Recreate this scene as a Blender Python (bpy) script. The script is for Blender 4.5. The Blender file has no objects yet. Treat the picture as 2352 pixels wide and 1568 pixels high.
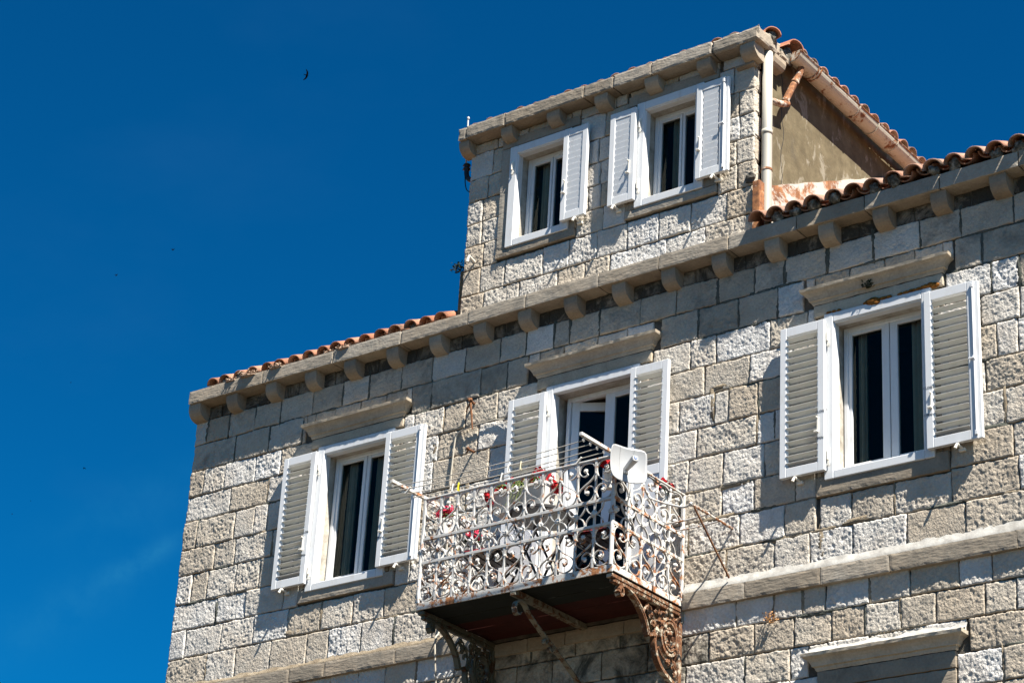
import bpy, math, random
import numpy as np
from mathutils import Vector, Matrix

random.seed(7)
rng = np.random.default_rng(7)
R = math.radians
SC = bpy.context.scene

# ------------------------------------------------------------------ camera
CAM_LOC = Vector((17.2, -16.0, 1.65))
RIGHT = Vector((0.79498557, 0.60402664, 0.05612265))
UP = Vector((0.22117274, -0.37475103, 0.90035786))
FWD = Vector((-0.56487216, 0.70335871, 0.43151589))
cam = bpy.data.cameras.new('camera')
cam.lens = 80.86
cam.sensor_width = 36
cam.clip_start = .1
cam.clip_end = 6000
camo = bpy.data.objects.new('camera', cam)
bpy.context.collection.objects.link(camo)
m = Matrix((RIGHT, UP, -FWD)).transposed().to_4x4()
m.translation = CAM_LOC
camo.matrix_world = m
SC.camera = camo

# ------------------------------------------------------------------ light
SUN = Vector((2.8, -1.0, 4.4)).normalized()
EXPOSURE = 1.65
sun = bpy.data.lights.new('sun', 'SUN')
sun.energy = 4.9
sun.angle = R(.53)
sun.color = (1.0, .925, .815)
suno = bpy.data.objects.new('sun', sun)
bpy.context.collection.objects.link(suno)
suno.rotation_euler = SUN.to_track_quat('Z', 'Y').to_euler()
suno.location = (20, -10, 40)

world = bpy.data.worlds.new('World')
SC.world = world
world.use_nodes = True
wn = world.node_tree
wn.nodes.clear()
sky = wn.nodes.new('ShaderNodeTexSky')
sky.sky_type = 'NISHITA'
sky.sun_disc = False
sky.sun_elevation = math.asin(SUN.z)
sky.sun_rotation = math.atan2(SUN.x, SUN.y)
sky.altitude = 0
sky.air_density = 1.0
sky.dust_density = .3
sky.ozone_density = 4.0
tint = wn.nodes.new('ShaderNodeMix')
tint.data_type = 'RGBA'
tint.blend_type = 'MULTIPLY'
tint.inputs[0].default_value = 1
tint.inputs[7].default_value = (.006, .318, .452, 1)
bg = wn.nodes.new('ShaderNodeBackground')
bg.inputs[1].default_value = .05
wo = wn.nodes.new('ShaderNodeOutputWorld')
wga = wn.nodes.new('ShaderNodeGamma')
wga.inputs[1].default_value = 1.25
wn.links.new(sky.outputs[0], wga.inputs[0])
wn.links.new(wga.outputs[0], tint.inputs[6])
# thin high wisps of cirrus, all round the sky
wtc = wn.nodes.new('ShaderNodeTexCoord')
wmp = wn.nodes.new('ShaderNodeMapping')
wmp.inputs['Rotation'].default_value = (.3, .5, .9)
wmp.inputs['Scale'].default_value = (1.2, 5.5, 9.0)
wno = wn.nodes.new('ShaderNodeTexNoise')
wno.inputs['Scale'].default_value = 1.3
wno.inputs['Detail'].default_value = 5
wno.inputs['Roughness'].default_value = .55
wrm = wn.nodes.new('ShaderNodeMapRange')
wrm.inputs[1].default_value = .56
wrm.inputs[2].default_value = .85
wrm.inputs[3].default_value = 0
wrm.inputs[4].default_value = .04
wmix = wn.nodes.new('ShaderNodeMix')
wmix.data_type = 'RGBA'
wmix.inputs[7].default_value = (.9, 2.2, 4.4, 1)
wn.links.new(wtc.outputs['Generated'], wmp.inputs['Vector'])
wn.links.new(wmp.outputs[0], wno.inputs['Vector'])
wn.links.new(wno.outputs[0], wrm.inputs[0])
wn.links.new(wrm.outputs[0], wmix.inputs[0])
wn.links.new(tint.outputs[2], wmix.inputs[6])
# two thin wisps of cloud low in the left of the view
def wdot(v):
    n_ = wn.nodes.new('ShaderNodeVectorMath')
    n_.operation = 'DOT_PRODUCT'
    n_.inputs[1].default_value = v
    wn.links.new(wtc.outputs['Generated'], n_.inputs[0])
    return n_.outputs['Value']


def wmath(op, a, b):
    n_ = wn.nodes.new('ShaderNodeMath')
    n_.operation = op
    for i_, v_ in enumerate((a, b)):
        if isinstance(v_, (int, float)):
            n_.inputs[i_].default_value = v_
        else:
            wn.links.new(v_, n_.inputs[i_])
    return n_.outputs[0]


wn2 = wn.nodes.new('ShaderNodeTexNoise')
wn2.inputs['Scale'].default_value = 60
wn2.inputs['Detail'].default_value = 6
wn2.inputs['Roughness'].default_value = .6
wn.links.new(wtc.outputs['Generated'], wn2.inputs['Vector'])
fac = None
for (px, py, dx, dy, l1, l2, st) in ((320, 1288, .87, .5, .018, .0042, .42), (150, 1400, .87, .5, .040, .012, .16), (330, 1150, .93, .36, .04, .012, .12)):
    cdir = (FWD + RIGHT * ((px - 1176) / 5283) - UP * ((py - 784) / 5283)).normalized()
    e1 = (RIGHT * dx + UP * dy).normalized()
    e2 = (UP * dx - RIGHT * dy).normalized()
    q1 = wmath('DIVIDE', wmath('SUBTRACT', wdot(e1), cdir.dot(e1)), l1)
    q2 = wmath('DIVIDE', wmath('SUBTRACT', wdot(e2), cdir.dot(e2)), l2)
    dd_ = wmath('ADD', wmath('MULTIPLY', q1, q1), wmath('MULTIPLY', q2, q2))
    g_ = wmath('MULTIPLY', wmath('POWER', 2.718, wmath('MULTIPLY', dd_, -1.0)), st)
    g_ = wmath('MULTIPLY', g_, wmath('GREATER_THAN', wdot(FWD), 0.0))
    g_ = wmath('MULTIPLY', g_, wmath('MAXIMUM', wmath('SUBTRACT', wmath('MULTIPLY', wn2.outputs[0], 2.2), .55), 0.0))
    fac = g_ if fac is None else wmath('ADD', fac, g_)
wm3 = wn.nodes.new('ShaderNodeMix')
wm3.data_type = 'RGBA'
wm3.inputs[7].default_value = (.22, 1.9, 3.5, 1)
wn.links.new(fac, wm3.inputs[0])
wn.links.new(wmix.outputs[2], wm3.inputs[6])
wn.links.new(wm3.outputs[2], bg.inputs[0])
wn.links.new(bg.outputs[0], wo.inputs[0])

SC.render.engine = 'CYCLES'
SC.view_settings.view_transform = 'Standard'
SC.view_settings.look = 'None'
SC.view_settings.exposure = EXPOSURE
SC.view_settings.gamma = 1
SC.view_settings.use_curve_mapping = False
SC.cycles.max_bounces = 8

# ------------------------------------------------------------------ mesh helpers
class MB:
    def __init__(s):
        s.v = []
        s.f = []

    def add(s, vs, fs):
        b = len(s.v)
        s.v.extend([tuple(float(c) for c in p) for p in vs])
        s.f.extend([tuple(i + b for i in f) for f in fs])
        return s

    def box(s, x0, x1, y0, y1, z0, z1):
        vs = [(x, y, z) for z in (z0, z1) for y in (y0, y1) for x in (x0, x1)]
        return s.add(vs, [(0, 2, 3, 1), (4, 5, 7, 6), (0, 1, 5, 4), (2, 6, 7, 3), (0, 4, 6, 2), (1, 3, 7, 5)])

    def bevbox(s, x0, x1, y0, y1, z0, z1, b=.006):
        # chamfered box: 24 vertices
        cs = []
        lo = (x0, y0, z0)
        hi = (x1, y1, z1)
        idx = {}
        vs = []
        for sx in (0, 1):
            for sy in (0, 1):
                for sz in (0, 1):
                    s3 = (sx, sy, sz)
                    for a in range(3):
                        p = []
                        for k in range(3):
                            e = hi[k] if s3[k] else lo[k]
                            if k != a:
                                e += -b if s3[k] else b
                            p.append(e)
                        idx[(s3, a)] = len(vs)
                        vs.append(p)
        fs = []
        for a in range(3):
            u, w = [(1, 2), (2, 0), (0, 1)][a]
            for d in (0, 1):
                q = []
                for (pu, pw) in ((0, 0), (1, 0), (1, 1), (0, 1)):
                    s3 = [0, 0, 0]
                    s3[a] = d
                    s3[u] = pu
                    s3[w] = pw
                    q.append(idx[(tuple(s3), a)])
                fs.append(tuple(q if d else q[::-1]))
        for a in range(3):
            u, w = [(1, 2), (2, 0), (0, 1)][a]
            for pu in (0, 1):
                for pw in (0, 1):
                    e0 = [0, 0, 0]
                    e0[u] = pu
                    e0[w] = pw
                    e1 = list(e0)
                    e1[a] = 1
                    e0 = tuple(e0)
                    e1 = tuple(e1)
                    q = (idx[(e0, u)], idx[(e1, u)], idx[(e1, w)], idx[(e0, w)])
                    fs.append(q if (pu ^ pw) else q[::-1])
        for sx in (0, 1):
            for sy in (0, 1):
                for sz in (0, 1):
                    s3 = (sx, sy, sz)
                    q = (idx[(s3, 0)], idx[(s3, 1)], idx[(s3, 2)])
                    fs.append(q if (sx + sy + sz) % 2 else q[::-1])
        return s.add(vs, fs)

    def tube(s, pts, r, n=8, caps=True):
        pts = [Vector(p) for p in pts]
        rs = r if isinstance(r, (list, tuple)) else [r] * len(pts)
        N = len(pts)
        t0 = (pts[1] - pts[0]).normalized()
        ref = Vector((0, 0, 1)) if abs(t0.z) < .9 else Vector((1, 0, 0))
        u = t0.cross(ref).normalized()
        vs = []
        for i, p in enumerate(pts):
            t = (pts[min(i + 1, N - 1)] - pts[max(i - 1, 0)]).normalized()
            u = (u - t * u.dot(t))
            if u.length < 1e-6:
                u = t.orthogonal()
            u.normalize()
            w = t.cross(u)
            for k in range(n):
                a = 2 * math.pi * k / n
                vs.append(p + (u * math.cos(a) + w * math.sin(a)) * rs[i])
        fs = [(i * n + k, i * n + (k + 1) % n, (i + 1) * n + (k + 1) % n, (i + 1) * n + k) for i in range(N - 1) for k in range(n)]
        if caps:
            fs.append(tuple(range(n))[::-1])
            fs.append(tuple((N - 1) * n + k for k in range(n)))
        return s.add(vs, fs)

    def ribbon(s, pts, n, w, t):
        # flat bar swept along pts lying in the plane with normal n; w = width along n, t = thickness in plane
        n = Vector(n).normalized()
        pts = [Vector(p) for p in pts]
        N = len(pts)
        vs = []
        for i, p in enumerate(pts):
            tg = (pts[min(i + 1, N - 1)] - pts[max(i - 1, 0)]).normalized()
            q = n.cross(tg)
            for a, b in ((-1, -1), (1, -1), (1, 1), (-1, 1)):
                vs.append(p + q * (a * t / 2) + n * (b * w / 2))
        fs = [(i * 4 + k, i * 4 + (k + 1) % 4, (i + 1) * 4 + (k + 1) % 4, (i + 1) * 4 + k) for i in range(N - 1) for k in range(4)]
        fs.append((3, 2, 1, 0))
        fs.append(tuple((N - 1) * 4 + k for k in range(4)))
        return s.add(vs, fs)

    def lathe(s, prof, center, n=14, caps=True):
        cx, cy, cz = center
        vs = [(cx + r * math.cos(2 * math.pi * k / n), cy + r * math.sin(2 * math.pi * k / n), cz + z) for r, z in prof for k in range(n)]
        fs = [(i * n + k, i * n + (k + 1) % n, (i + 1) * n + (k + 1) % n, (i + 1) * n + k) for i in range(len(prof) - 1) for k in range(n)]
        if caps:
            fs.append(tuple(range(n))[::-1])
            fs.append(tuple((len(prof) - 1) * n + k for k in range(n)))
        return s.add(vs, fs)

    def extrude(s, poly, axis, a0, a1):
        # poly: list of 2-D points in the plane across axis ('x': (y,z), 'y': (x,z), 'z': (x,y))
        def mk(p, a):
            return {'x': (a, p[0], p[1]), 'y': (p[0], a, p[1]), 'z': (p[0], p[1], a)}[axis]
        n = len(poly)
        vs = [mk(p, a0) for p in poly] + [mk(p, a1) for p in poly]
        fs = [(i, (i + 1) % n, n + (i + 1) % n, n + i) for i in range(n)] + [tuple(range(n))[::-1], tuple(range(n, 2 * n))]
        return s.add(vs, fs)

    def xf(s, M):
        s.v = [tuple(M @ Vector(p)) for p in s.v]
        return s

    def mesh(s, name, org=(0, 0, 0), smooth=False):
        me = bpy.data.meshes.new(name)
        o = org
        me.from_pydata([(p[0] - o[0], p[1] - o[1], p[2] - o[2]) for p in s.v], [], s.f)
        if smooth:
            me.polygons.foreach_set('use_smooth', [True] * len(me.polygons))
        me.update()
        return me


def vnoise(P, seed=0):
    """value noise, P (n,3) -> (n,) in -1..1"""
    P = np.asarray(P, float) + seed * 17.31 + 500.0
    I = np.floor(P).astype(np.int64)
    F = P - I
    F = F * F * (3 - 2 * F)
    out = np.zeros(len(P))
    for dx in (0, 1):
        for dy in (0, 1):
            for dz in (0, 1):
                h = ((I[:, 0] + dx) * 73856093) ^ ((I[:, 1] + dy) * 19349663) ^ ((I[:, 2] + dz) * 83492791)
                h = (h ^ (h >> 13)) * 1274126177
                h = (h ^ (h >> 16)) & 0xffff
                w = np.where(dx, F[:, 0], 1 - F[:, 0]) * np.where(dy, F[:, 1], 1 - F[:, 1]) * np.where(dz, F[:, 2], 1 - F[:, 2])
                out += w * (h / 32767.5 - 1)
    return out


ORG = {}


def link(o):
    bpy.context.collection.objects.link(o)
    return o


def thing(name, label, cat, loc=(0, 0, 0), group=None, kind=None):
    o = link(bpy.data.objects.new(name, None))
    o.location = loc
    o.empty_display_size = .1
    tag(o, label, cat, group, kind)
    ORG[o.name] = Vector(loc)
    return o


def tag(o, label=None, cat=None, group=None, kind=None):
    if label:
        o['label'] = label
    if cat:
        o['category'] = cat
    if group:
        o['group'] = group
    if kind:
        o['kind'] = kind
    return o


def ob(name, mb, mat, parent=None, smooth=False, org=None, label=None, auto=None):
    """mb in world coordinates (or a ready mesh in coordinates local to org)"""
    po = ORG[parent.name] if parent else Vector((0, 0, 0))
    base = Vector(org) if org is not None else po
    me = mb if isinstance(mb, bpy.types.Mesh) else mb.mesh(name, base, smooth)
    if mat and not me.materials:
        me.materials.append(mat)
    o = link(bpy.data.objects.new(name, me))
    if parent:
        o.parent = parent
    o.location = base - po
    ORG[o.name] = base
    if label:
        o['label'] = label
    return o


def inst(name, me, parent, M, label=None):
    """object sharing mesh me, world matrix M"""
    o = link(bpy.data.objects.new(name, me))
    o.parent = parent
    o.matrix_local = Matrix.Translation(-ORG[parent.name]) @ M
    ORG[o.name] = M.translation.copy()
    if label:
        o['label'] = label
    return o


def crom(pts, k=6, closed=False):
    pts = [np.array(p, float) for p in pts]
    n = len(pts)
    out = []
    for i in range(n - 1):
        p0 = pts[max(i - 1, 0)]
        p1 = pts[i]
        p2 = pts[i + 1]
        p3 = pts[min(i + 2, n - 1)]
        for j in range(k):
            t = j / k
            out.append(.5 * ((2 * p1) + (-p0 + p2) * t + (2 * p0 - 5 * p1 + 4 * p2 - p3) * t * t + (-p0 + 3 * p1 - 3 * p2 + p3) * t ** 3))
    out.append(pts[-1])
    return [tuple(p) for p in out]


def T(x, y, z):
    return Matrix.Translation((x, y, z))


def RZ(a):
    return Matrix.Rotation(a, 4, 'Z')


def RX(a):
    return Matrix.Rotation(a, 4, 'X')


def RY(a):
    return Matrix.Rotation(a, 4, 'Y')


def SCL(x, y, z):
    return Matrix.Diagonal((x, y, z, 1))


# ------------------------------------------------------------------ materials
class Mat:
    def __init__(s, name):
        s.m = bpy.data.materials.new(name)
        s.m.use_nodes = True
        s.t = s.m.node_tree
        s.b = s.t.nodes['Principled BSDF']
        s.pos = None

    def n(s, typ, **kw):
        nd = s.t.nodes.new(typ)
        for k, v in kw.items():
            setattr(nd, k, v)
        return nd

    def l(s, a, b):
        s.t.links.new(a, b)

    def P(s):
        if not s.pos:
            s.pos = s.n('ShaderNodeNewGeometry').outputs['Position']
        return s.pos

    def noise(s, scale, detail=4, rough=.55, stretch=None, dist=0):
        nd = s.n('ShaderNodeTexNoise')
        nd.inputs['Scale'].default_value = scale
        nd.inputs['Detail'].default_value = detail
        nd.inputs['Roughness'].default_value = rough
        nd.inputs['Distortion'].default_value = dist
        if stretch:
            mp = s.n('ShaderNodeMapping')
            mp.inputs['Scale'].default_value = stretch
            s.l(s.P(), mp.inputs['Vector'])
            s.l(mp.outputs[0], nd.inputs['Vector'])
        else:
            s.l(s.P(), nd.inputs['Vector'])
        return nd.outputs[0]

    def vor(s, scale, stretch=None):
        nd = s.n('ShaderNodeTexVoronoi')
        nd.inputs['Scale'].default_value = scale
        if stretch:
            mp = s.n('ShaderNodeMapping')
            mp.inputs['Scale'].default_value = stretch
            s.l(s.P(), mp.inputs['Vector'])
            s.l(mp.outputs[0], nd.inputs['Vector'])
        else:
            s.l(s.P(), nd.inputs['Vector'])
        return nd.outputs['Distance']

    def rnd(s):
        return s.n('ShaderNodeObjectInfo').outputs['Random']

    def mr(s, f, a, b, c=0., d=1.):
        nd = s.n('ShaderNodeMapRange')
        for i, v in enumerate((a, b, c, d)):
            nd.inputs[i + 1].default_value = v
        s.l(f, nd.inputs[0])
        return nd.outputs[0]

    def math(s, op, a, b):
        nd = s.n('ShaderNodeMath', operation=op)
        for i, v in enumerate((a, b)):
            if isinstance(v, (int, float)):
                nd.inputs[i].default_value = v
            else:
                s.l(v, nd.inputs[i])
        return nd.outputs[0]

    def ramp(s, f, stops):
        nd = s.n('ShaderNodeValToRGB')
        e = nd.color_ramp.elements
        while len(e) < len(stops):
            e.new(.5)
        for el, (p, c) in zip(e, stops):
            el.position = p
            el.color = (*c, 1)
        s.l(f, nd.inputs[0])
        return nd.outputs[0]

    def mix(s, f, a, b, mode='MIX'):
        nd = s.n('ShaderNodeMix', data_type='RGBA', blend_type=mode)
        for sock, v in ((0, f), (6, a), (7, b)):
            if isinstance(v, (int, float)):
                nd.inputs[sock].default_value = v
            elif isinstance(v, tuple):
                nd.inputs[sock].default_value = (*v, 1)
            else:
                s.l(v, nd.inputs[sock])
        return nd.outputs[2]

    def col(s, c):
        if isinstance(c, tuple):
            s.b.inputs['Base Color'].default_value = (*c, 1)
        else:
            s.l(c, s.b.inputs['Base Color'])
        return s

    def rough(s, v, metal=None, spec=None):
        if isinstance(v, (int, float)):
            s.b.inputs['Roughness'].default_value = v
        else:
            s.l(v, s.b.inputs['Roughness'])
        if metal is not None:
            s.b.inputs['Metallic'].default_value = metal
        if spec is not None:
            s.b.inputs['Specular IOR Level'].default_value = spec
        return s

    def bump(s, h, strength=.5, dist=.01):
        nd = s.n('ShaderNodeBump')
        nd.inputs['Strength'].default_value = strength
        nd.inputs['Distance'].default_value = dist
        s.l(h, nd.inputs['Height'])
        s.l(nd.outputs[0], s.b.inputs['Normal'])
        return s


def stone_mat(name, stops, rb=.7, dirt=.35, bump=.7, bd=.008, fine=75., stretch=(1, 1, .8), dirtcol=(.085, .085, .078), thr=.54):
    M = Mat(name)
    base = M.ramp(M.rnd(), stops)
    blot = M.mr(M.noise(4.5, 5, .6), .3, .7, .84, 1.10)
    gr = M.mr(M.noise(45, 3, .6), .3, .7, .86, 1.1)
    vb = M.n('ShaderNodeVectorMath', operation='SCALE')
    M.l(base, vb.inputs[0])
    M.l(M.math('MULTIPLY', blot, gr), vb.inputs['Scale'])
    warm = M.mix(M.mr(M.noise(2.1, 3), .45, .7, 0, .35), vb.outputs[0], (.42, .33, .23))
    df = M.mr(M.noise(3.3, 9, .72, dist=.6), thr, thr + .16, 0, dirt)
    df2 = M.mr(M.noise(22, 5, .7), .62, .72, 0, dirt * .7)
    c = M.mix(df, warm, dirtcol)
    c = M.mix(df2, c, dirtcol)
    M.col(c).rough(.92, spec=.2)
    h = M.math('ADD', M.math('MULTIPLY', M.noise(fine, 5, .65, stretch=stretch), 1.0), M.math('MULTIPLY', M.vor(fine * .55, stretch), .6))
    M.bump(h, bump, bd)
    return M.m


STONE = stone_mat('rough_limestone', [(0, (.40, .348, .28)), (.3, (.46, .417, .352)), (.6, (.515, .485, .435)), (1, (.61, .605, .59))], dirt=.26, bump=.8, bd=.008, fine=110.)
HOOD = stone_mat('pale_tan_limestone', [(0, (.40, .34, .26)), (1, (.48, .42, .33))], dirt=.38, bump=.5, bd=.004, fine=60., stretch=(.4, 1, 1.3))
DRESSED = stone_mat('dressed_limestone', [(0, (.24, .208, .165)), (.5, (.29, .256, .21)), (1, (.335, .305, .258))], dirt=.5, bump=.6, bd=.005, fine=55, stretch=(.35, 1, 1.4))
STAINED = stone_mat('shade_darkened_limestone', [(0, (.34, .30, .24)), (1, (.46, .42, .36))], dirt=.9, bump=.7, bd=.008, fine=90., dirtcol=(.045, .046, .04), thr=.43)  # dark patches put the balcony's deep shade into the stone colour
STAINED2 = stone_mat('grey_stained_limestone', [(0, (.34, .30, .24)), (1, (.46, .42, .36))], dirt=.55, bump=.7, bd=.008, fine=90., dirtcol=(.10, .10, .09), thr=.47)
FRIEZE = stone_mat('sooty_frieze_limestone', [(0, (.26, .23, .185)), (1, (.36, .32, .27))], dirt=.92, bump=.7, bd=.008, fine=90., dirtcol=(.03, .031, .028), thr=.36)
CORBEL = stone_mat('corbel_limestone', [(0, (.25, .205, .155)), (1, (.33, .285, .225))], dirt=.35, bump=.35, bd=.004, fine=60)

M = Mat('lime_mortar')
c = M.ramp(M.noise(5, 6, .65), [(.32, (.04, .04, .037)), (.5, (.085, .08, .07)), (.7, (.16, .14, .115))])
M.col(c).rough(.95, spec=.1)
M.bump(M.noise(70, 5, .7), .8, .01)
MORTAR = M.m

M = Mat('grey_pointing')
M.col(M.ramp(M.noise(14, 6, .65), [(.32, (.05, .056, .047)), (.55, (.105, .11, .095)), (.75, (.18, .175, .15))])).rough(.95, spec=.1)
M.bump(M.noise(60, 5, .7), .9, .012)
MORTAR2 = M.m
M = Mat('tan_pointing')
M.col(M.ramp(M.noise(14, 6, .65), [(.32, (.15, .12, .085)), (.55, (.24, .20, .145)), (.75, (.31, .27, .21))])).rough(.95, spec=.1)
M.bump(M.noise(60, 5, .7), .9, .012)
MORTAR3 = M.m
M = Mat('white_cement')
c = M.ramp(M.noise(9, 5, .6), [(.35, (.28, .27, .25)), (.6, (.42, .415, .39))])
M.col(c).rough(.85, spec=.2)
M.bump(M.noise(40, 4, .6), .5, .006)
CEMENT = M.m

M = Mat('olive_plaster')
n1 = M.noise(3.4, 8, .68, dist=.5, stretch=(1, 1.5, .8))
c = M.ramp(M.noise(6, 6, .65), [(.3, (.085, .069, .042)), (.55, (.128, .105, .064)), (.75, (.168, .140, .088))])
c = M.mix(M.mr(n1, .55, .6, 0, .55), c, (.30, .275, .22))
c = M.mix(M.mr(M.noise(2.7, 9, .7, stretch=(1, 1.3, .7)), .58, .72, 0, .6), c, (.07, .062, .05))
M.col(c).rough(.9, spec=.15)
M.bump(M.noise(28, 6, .6), .35, .01)
PLASTER = M.m

M = Mat('white_lacquer')
c = M.mix(M.mr(M.noise(14, 5, .7, stretch=(1, 1, .35)), .52, .72, 0, .34), (.625, .645, .665), (.45, .42, .37))
M.col(c).rough(.38, spec=.45)
WHITE = M.m
M = Mat('cream_fitting')
M.col((.68, .66, .60)).rough(.4)
CREAM = M.m
M = Mat('slat_lacquer')
M.col(M.mix(M.mr(M.noise(9, 4), .5, .75, 0, .25), (.60, .61, .59), (.45, .44, .39))).rough(.45)
SLAT = M.m


def rusty(name, paint, amount, scale=7, bright=1.0, rough=.55, bump=.35):
    M = Mat(name)
    rust = M.ramp(M.noise(scale * 4, 5, .7), [(.3, (.055 * bright, .022 * bright, .012 * bright)), (.5, (.19 * bright, .075 * bright, .028 * bright)), (.68, (.36 * bright, .16 * bright, .06 * bright)), (.8, (.45 * bright, .24 * bright, .10 * bright))])
    n = M.noise(scale, 8, .75, dist=.4)
    f = M.mr(n, .62 - amount * .35, .68 - amount * .35, 0, 1)
    pc = M.mix(M.mr(M.noise(scale * 2, 6, .7), .4, .72, 0, .4), paint, tuple(x * .6 + y for x, y in zip(paint, (.05, .025, 0))))
    M.col(M.mix(f, pc, rust))
    M.l(M.mr(f, 0, 1, rough, .9), M.b.inputs['Roughness'])
    h = M.math('ADD', M.math('MULTIPLY', M.noise(90, 5, .7), .5), M.math('MULTIPLY', f, -.4))
    M.bump(h, bump, .006)
    return M.m


RAIL = rusty('peeling_white_paint', (.50, .50, .49), .20, 10, 1.5)
RAILR = rusty('white_paint_rusty', (.52, .51, .48), .38, 9, 1.4)
BRKT = rusty('rust_with_old_paint', (.40, .36, .28), .56, 13, .62)
BRKT2 = rusty('old_grey_paint_rusty', (.19, .185, .145), .34, 11, .45)
BRKT_SHADED = rusty('shade_darkened_grey_paint', (.075, .078, .06), .24, 11, .3)  # grey paint darkened so the left bracket's shade is in the colour
GUTTER = rusty('cream_gutter_paint', (.47, .445, .36), .22, 5)
GUTTERR = rusty('cream_pipe_rusty', (.54, .48, .40), .55, 6)
FLASH = rusty('white_flashing_rusty', (.46, .43, .38), .36, 1.7, 1.0)
FLASHR = rusty('flashing_rust_orange', (.72, .62, .5), .62, 4.5, 1.2)
IRON = rusty('rusty_iron', (.12, .06, .035), .9, 12, .7)
M = Mat('pale_pvc_pipe')
M.col(M.mix(M.mr(M.noise(5, 5, .6, stretch=(1, 1, .3)), .45, .75, 0, .35), (.38, .36, .31), (.31, .275, .215))).rough(.5)
PIPE = M.m


def plain(name, c, rough=.6, spec=.4, metal=0, var=.15, sc=8):
    M = Mat(name)
    M.col(M.mix(M.mr(M.noise(sc, 5, .6), .35, .7, 0, 1), c, tuple(x * (1 - var) for x in c))).rough(rough, metal, spec)
    return M.m


M = Mat('terracotta_tile')
c = M.ramp(M.rnd(), [(0, (.25, .12, .08)), (.45, (.31, .16, .11)), (.8, (.37, .22, .16)), (1, (.30, .19, .145))])
c = M.mix(M.mr(M.noise(7, 6, .7), .45, .75, 0, .5), c, (.40, .27, .205))
f = M.mr(M.noise(4.2, 8, .75), .52, .62, 0, .85)
c = M.mix(f, c, (.05, .045, .037))
lich = M.mr(M.noise(16, 5, .7), .67, .71, 0, .8)
M.col(M.mix(M.math('MULTIPLY', lich, f), c, (.45, .24, .03))).rough(.9, spec=.15)
M.bump(M.noise(60, 4, .6), .4, .006)
TILE = M.m
M = Mat('clean_terracotta')
c = M.ramp(M.rnd(), [(0, (.29, .115, .065)), (.5, (.36, .165, .10)), (1, (.39, .215, .145))])
c = M.mix(M.mr(M.noise(7, 6, .7), .5, .75, 0, .35), c, (.42, .30, .23))
c = M.mix(M.mr(M.noise(5, 8, .75), .50, .64, 0, .85), c, (.06, .05, .04))
M.col(c).rough(.88, spec=.15)
M.bump(M.noise(60, 4, .6), .3, .005)
TILE2 = M.m
M = Mat('tile_bedding_mortar')
M.col(M.ramp(M.noise(18, 6, .7), [(.38, (.05, .047, .04)), (.52, (.15, .145, .125)), (.66, (.40, .38, .33))])).rough(.95, spec=.1)
M.bump(M.noise(60, 5, .7), .8, .01)
PLUG = M.m
ROOFD = plain('roof_underlay', (.05, .04, .033), .95, .1)

M = Mat('window_glass')
t = M.t
t.nodes.remove(M.b)
out = [n for n in t.nodes if n.type == 'OUTPUT_MATERIAL'][0]
tr = t.nodes.new('ShaderNodeBsdfTransparent')
tr.inputs[0].default_value = (.80, .85, .84, 1)
gl = t.nodes.new('ShaderNodeBsdfGlossy')
gl.inputs['Roughness'].default_value = .02
gl.inputs[0].default_value = (.32, .34, .30, 1)
fr = t.nodes.new('ShaderNodeFresnel')
fr.inputs[0].default_value = 1.5
ms = t.nodes.new('ShaderNodeMixShader')
t.links.new(fr.outputs[0], ms.inputs[0])
t.links.new(tr.outputs[0], ms.inputs[1])
t.links.new(gl.outputs[0], ms.inputs[2])
t.links.new(ms.outputs[0], out.inputs[0])
GLASS = M.m
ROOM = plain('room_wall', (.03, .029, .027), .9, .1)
CURT = plain('beige_curtain', (.45, .41, .32), .9, .1)
BLACK = plain('black_tube_metal', (.012, .012, .013), .4, .5)
BLACKP = plain('black_plastic', (.015, .015, .016), .45, .4)
MAROON = plain('maroon_cloth', (.15, .012, .022), .85, .2, var=.4, sc=30)
PLANKR = plain('dark_red_plank', (.055, .010, .008), .75, .3, var=.4, sc=5)
PLANKG = plain('black_green_plank', (.014, .018, .016), .75, .3, var=.4, sc=5)
PLANTER = plain('white_plastic_planter', (.60, .59, .56), .5, .4, var=.08)
REDF = plain('red_petal', (.40, .003, .010), .7, .2, var=.5, sc=60)
PINKF = plain('pink_petal', (.75, .06, .13), .7, .2, var=.5, sc=60)
LEAF = plain('green_leaf', (.045, .10, .02), .6, .3, var=.5, sc=40)
GRASSY = plain('pale_green_blade', (.24, .30, .10), .6, .3, var=.4, sc=40)
SEDUM = plain('sedum_leaf', (.42, .30, .22), .7, .2, var=.6, sc=60)
DRYW = plain('dry_weed', (.42, .23, .10), .8, .1, var=.5, sc=60)
DARKW = plain('dark_weed', (.025, .035, .015), .8, .1, var=.5, sc=60)
LINE = plain('clothes_line_cord', (.42, .40, .36), .6, .3)
PEGW = plain('white_peg', (.75, .74, .70), .5, .4)
PEGC = plain('cream_peg', (.66, .60, .42), .5, .4)
PEGY = plain('yellow_peg', (.80, .68, .02), .5, .4)
DISH = plain('white_dish_plastic', (.34, .35, .36), .35, .45, var=.04)
BLUE = plain('blue_print', (.05, .16, .5), .5, .4)
INK = plain('dark_print', (.03, .03, .03), .6, .3)
CABLE = plain('grey_cable', (.40, .37, .31), .6, .3)
BIRD = plain('black_feather', (.003, .003, .003), .9, .0)
FOAM = plain('orange_foam', (.30, .12, .025), .9, .1, var=.7, sc=30)
STEEL = plain('galvanised_steel', (.45, .45, .44), .4, .5, .6)
GALV = plain('grey_whip', (.50, .52, .50), .4, .5)
M = Mat('street_paving')
c = M.ramp(M.noise(.8, 5), [(.3, (.050, .037, .022)), (.7, (.072, .054, .032))])
M.col(c).rough(.85, spec=.2)
PAVE = M.m

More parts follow.
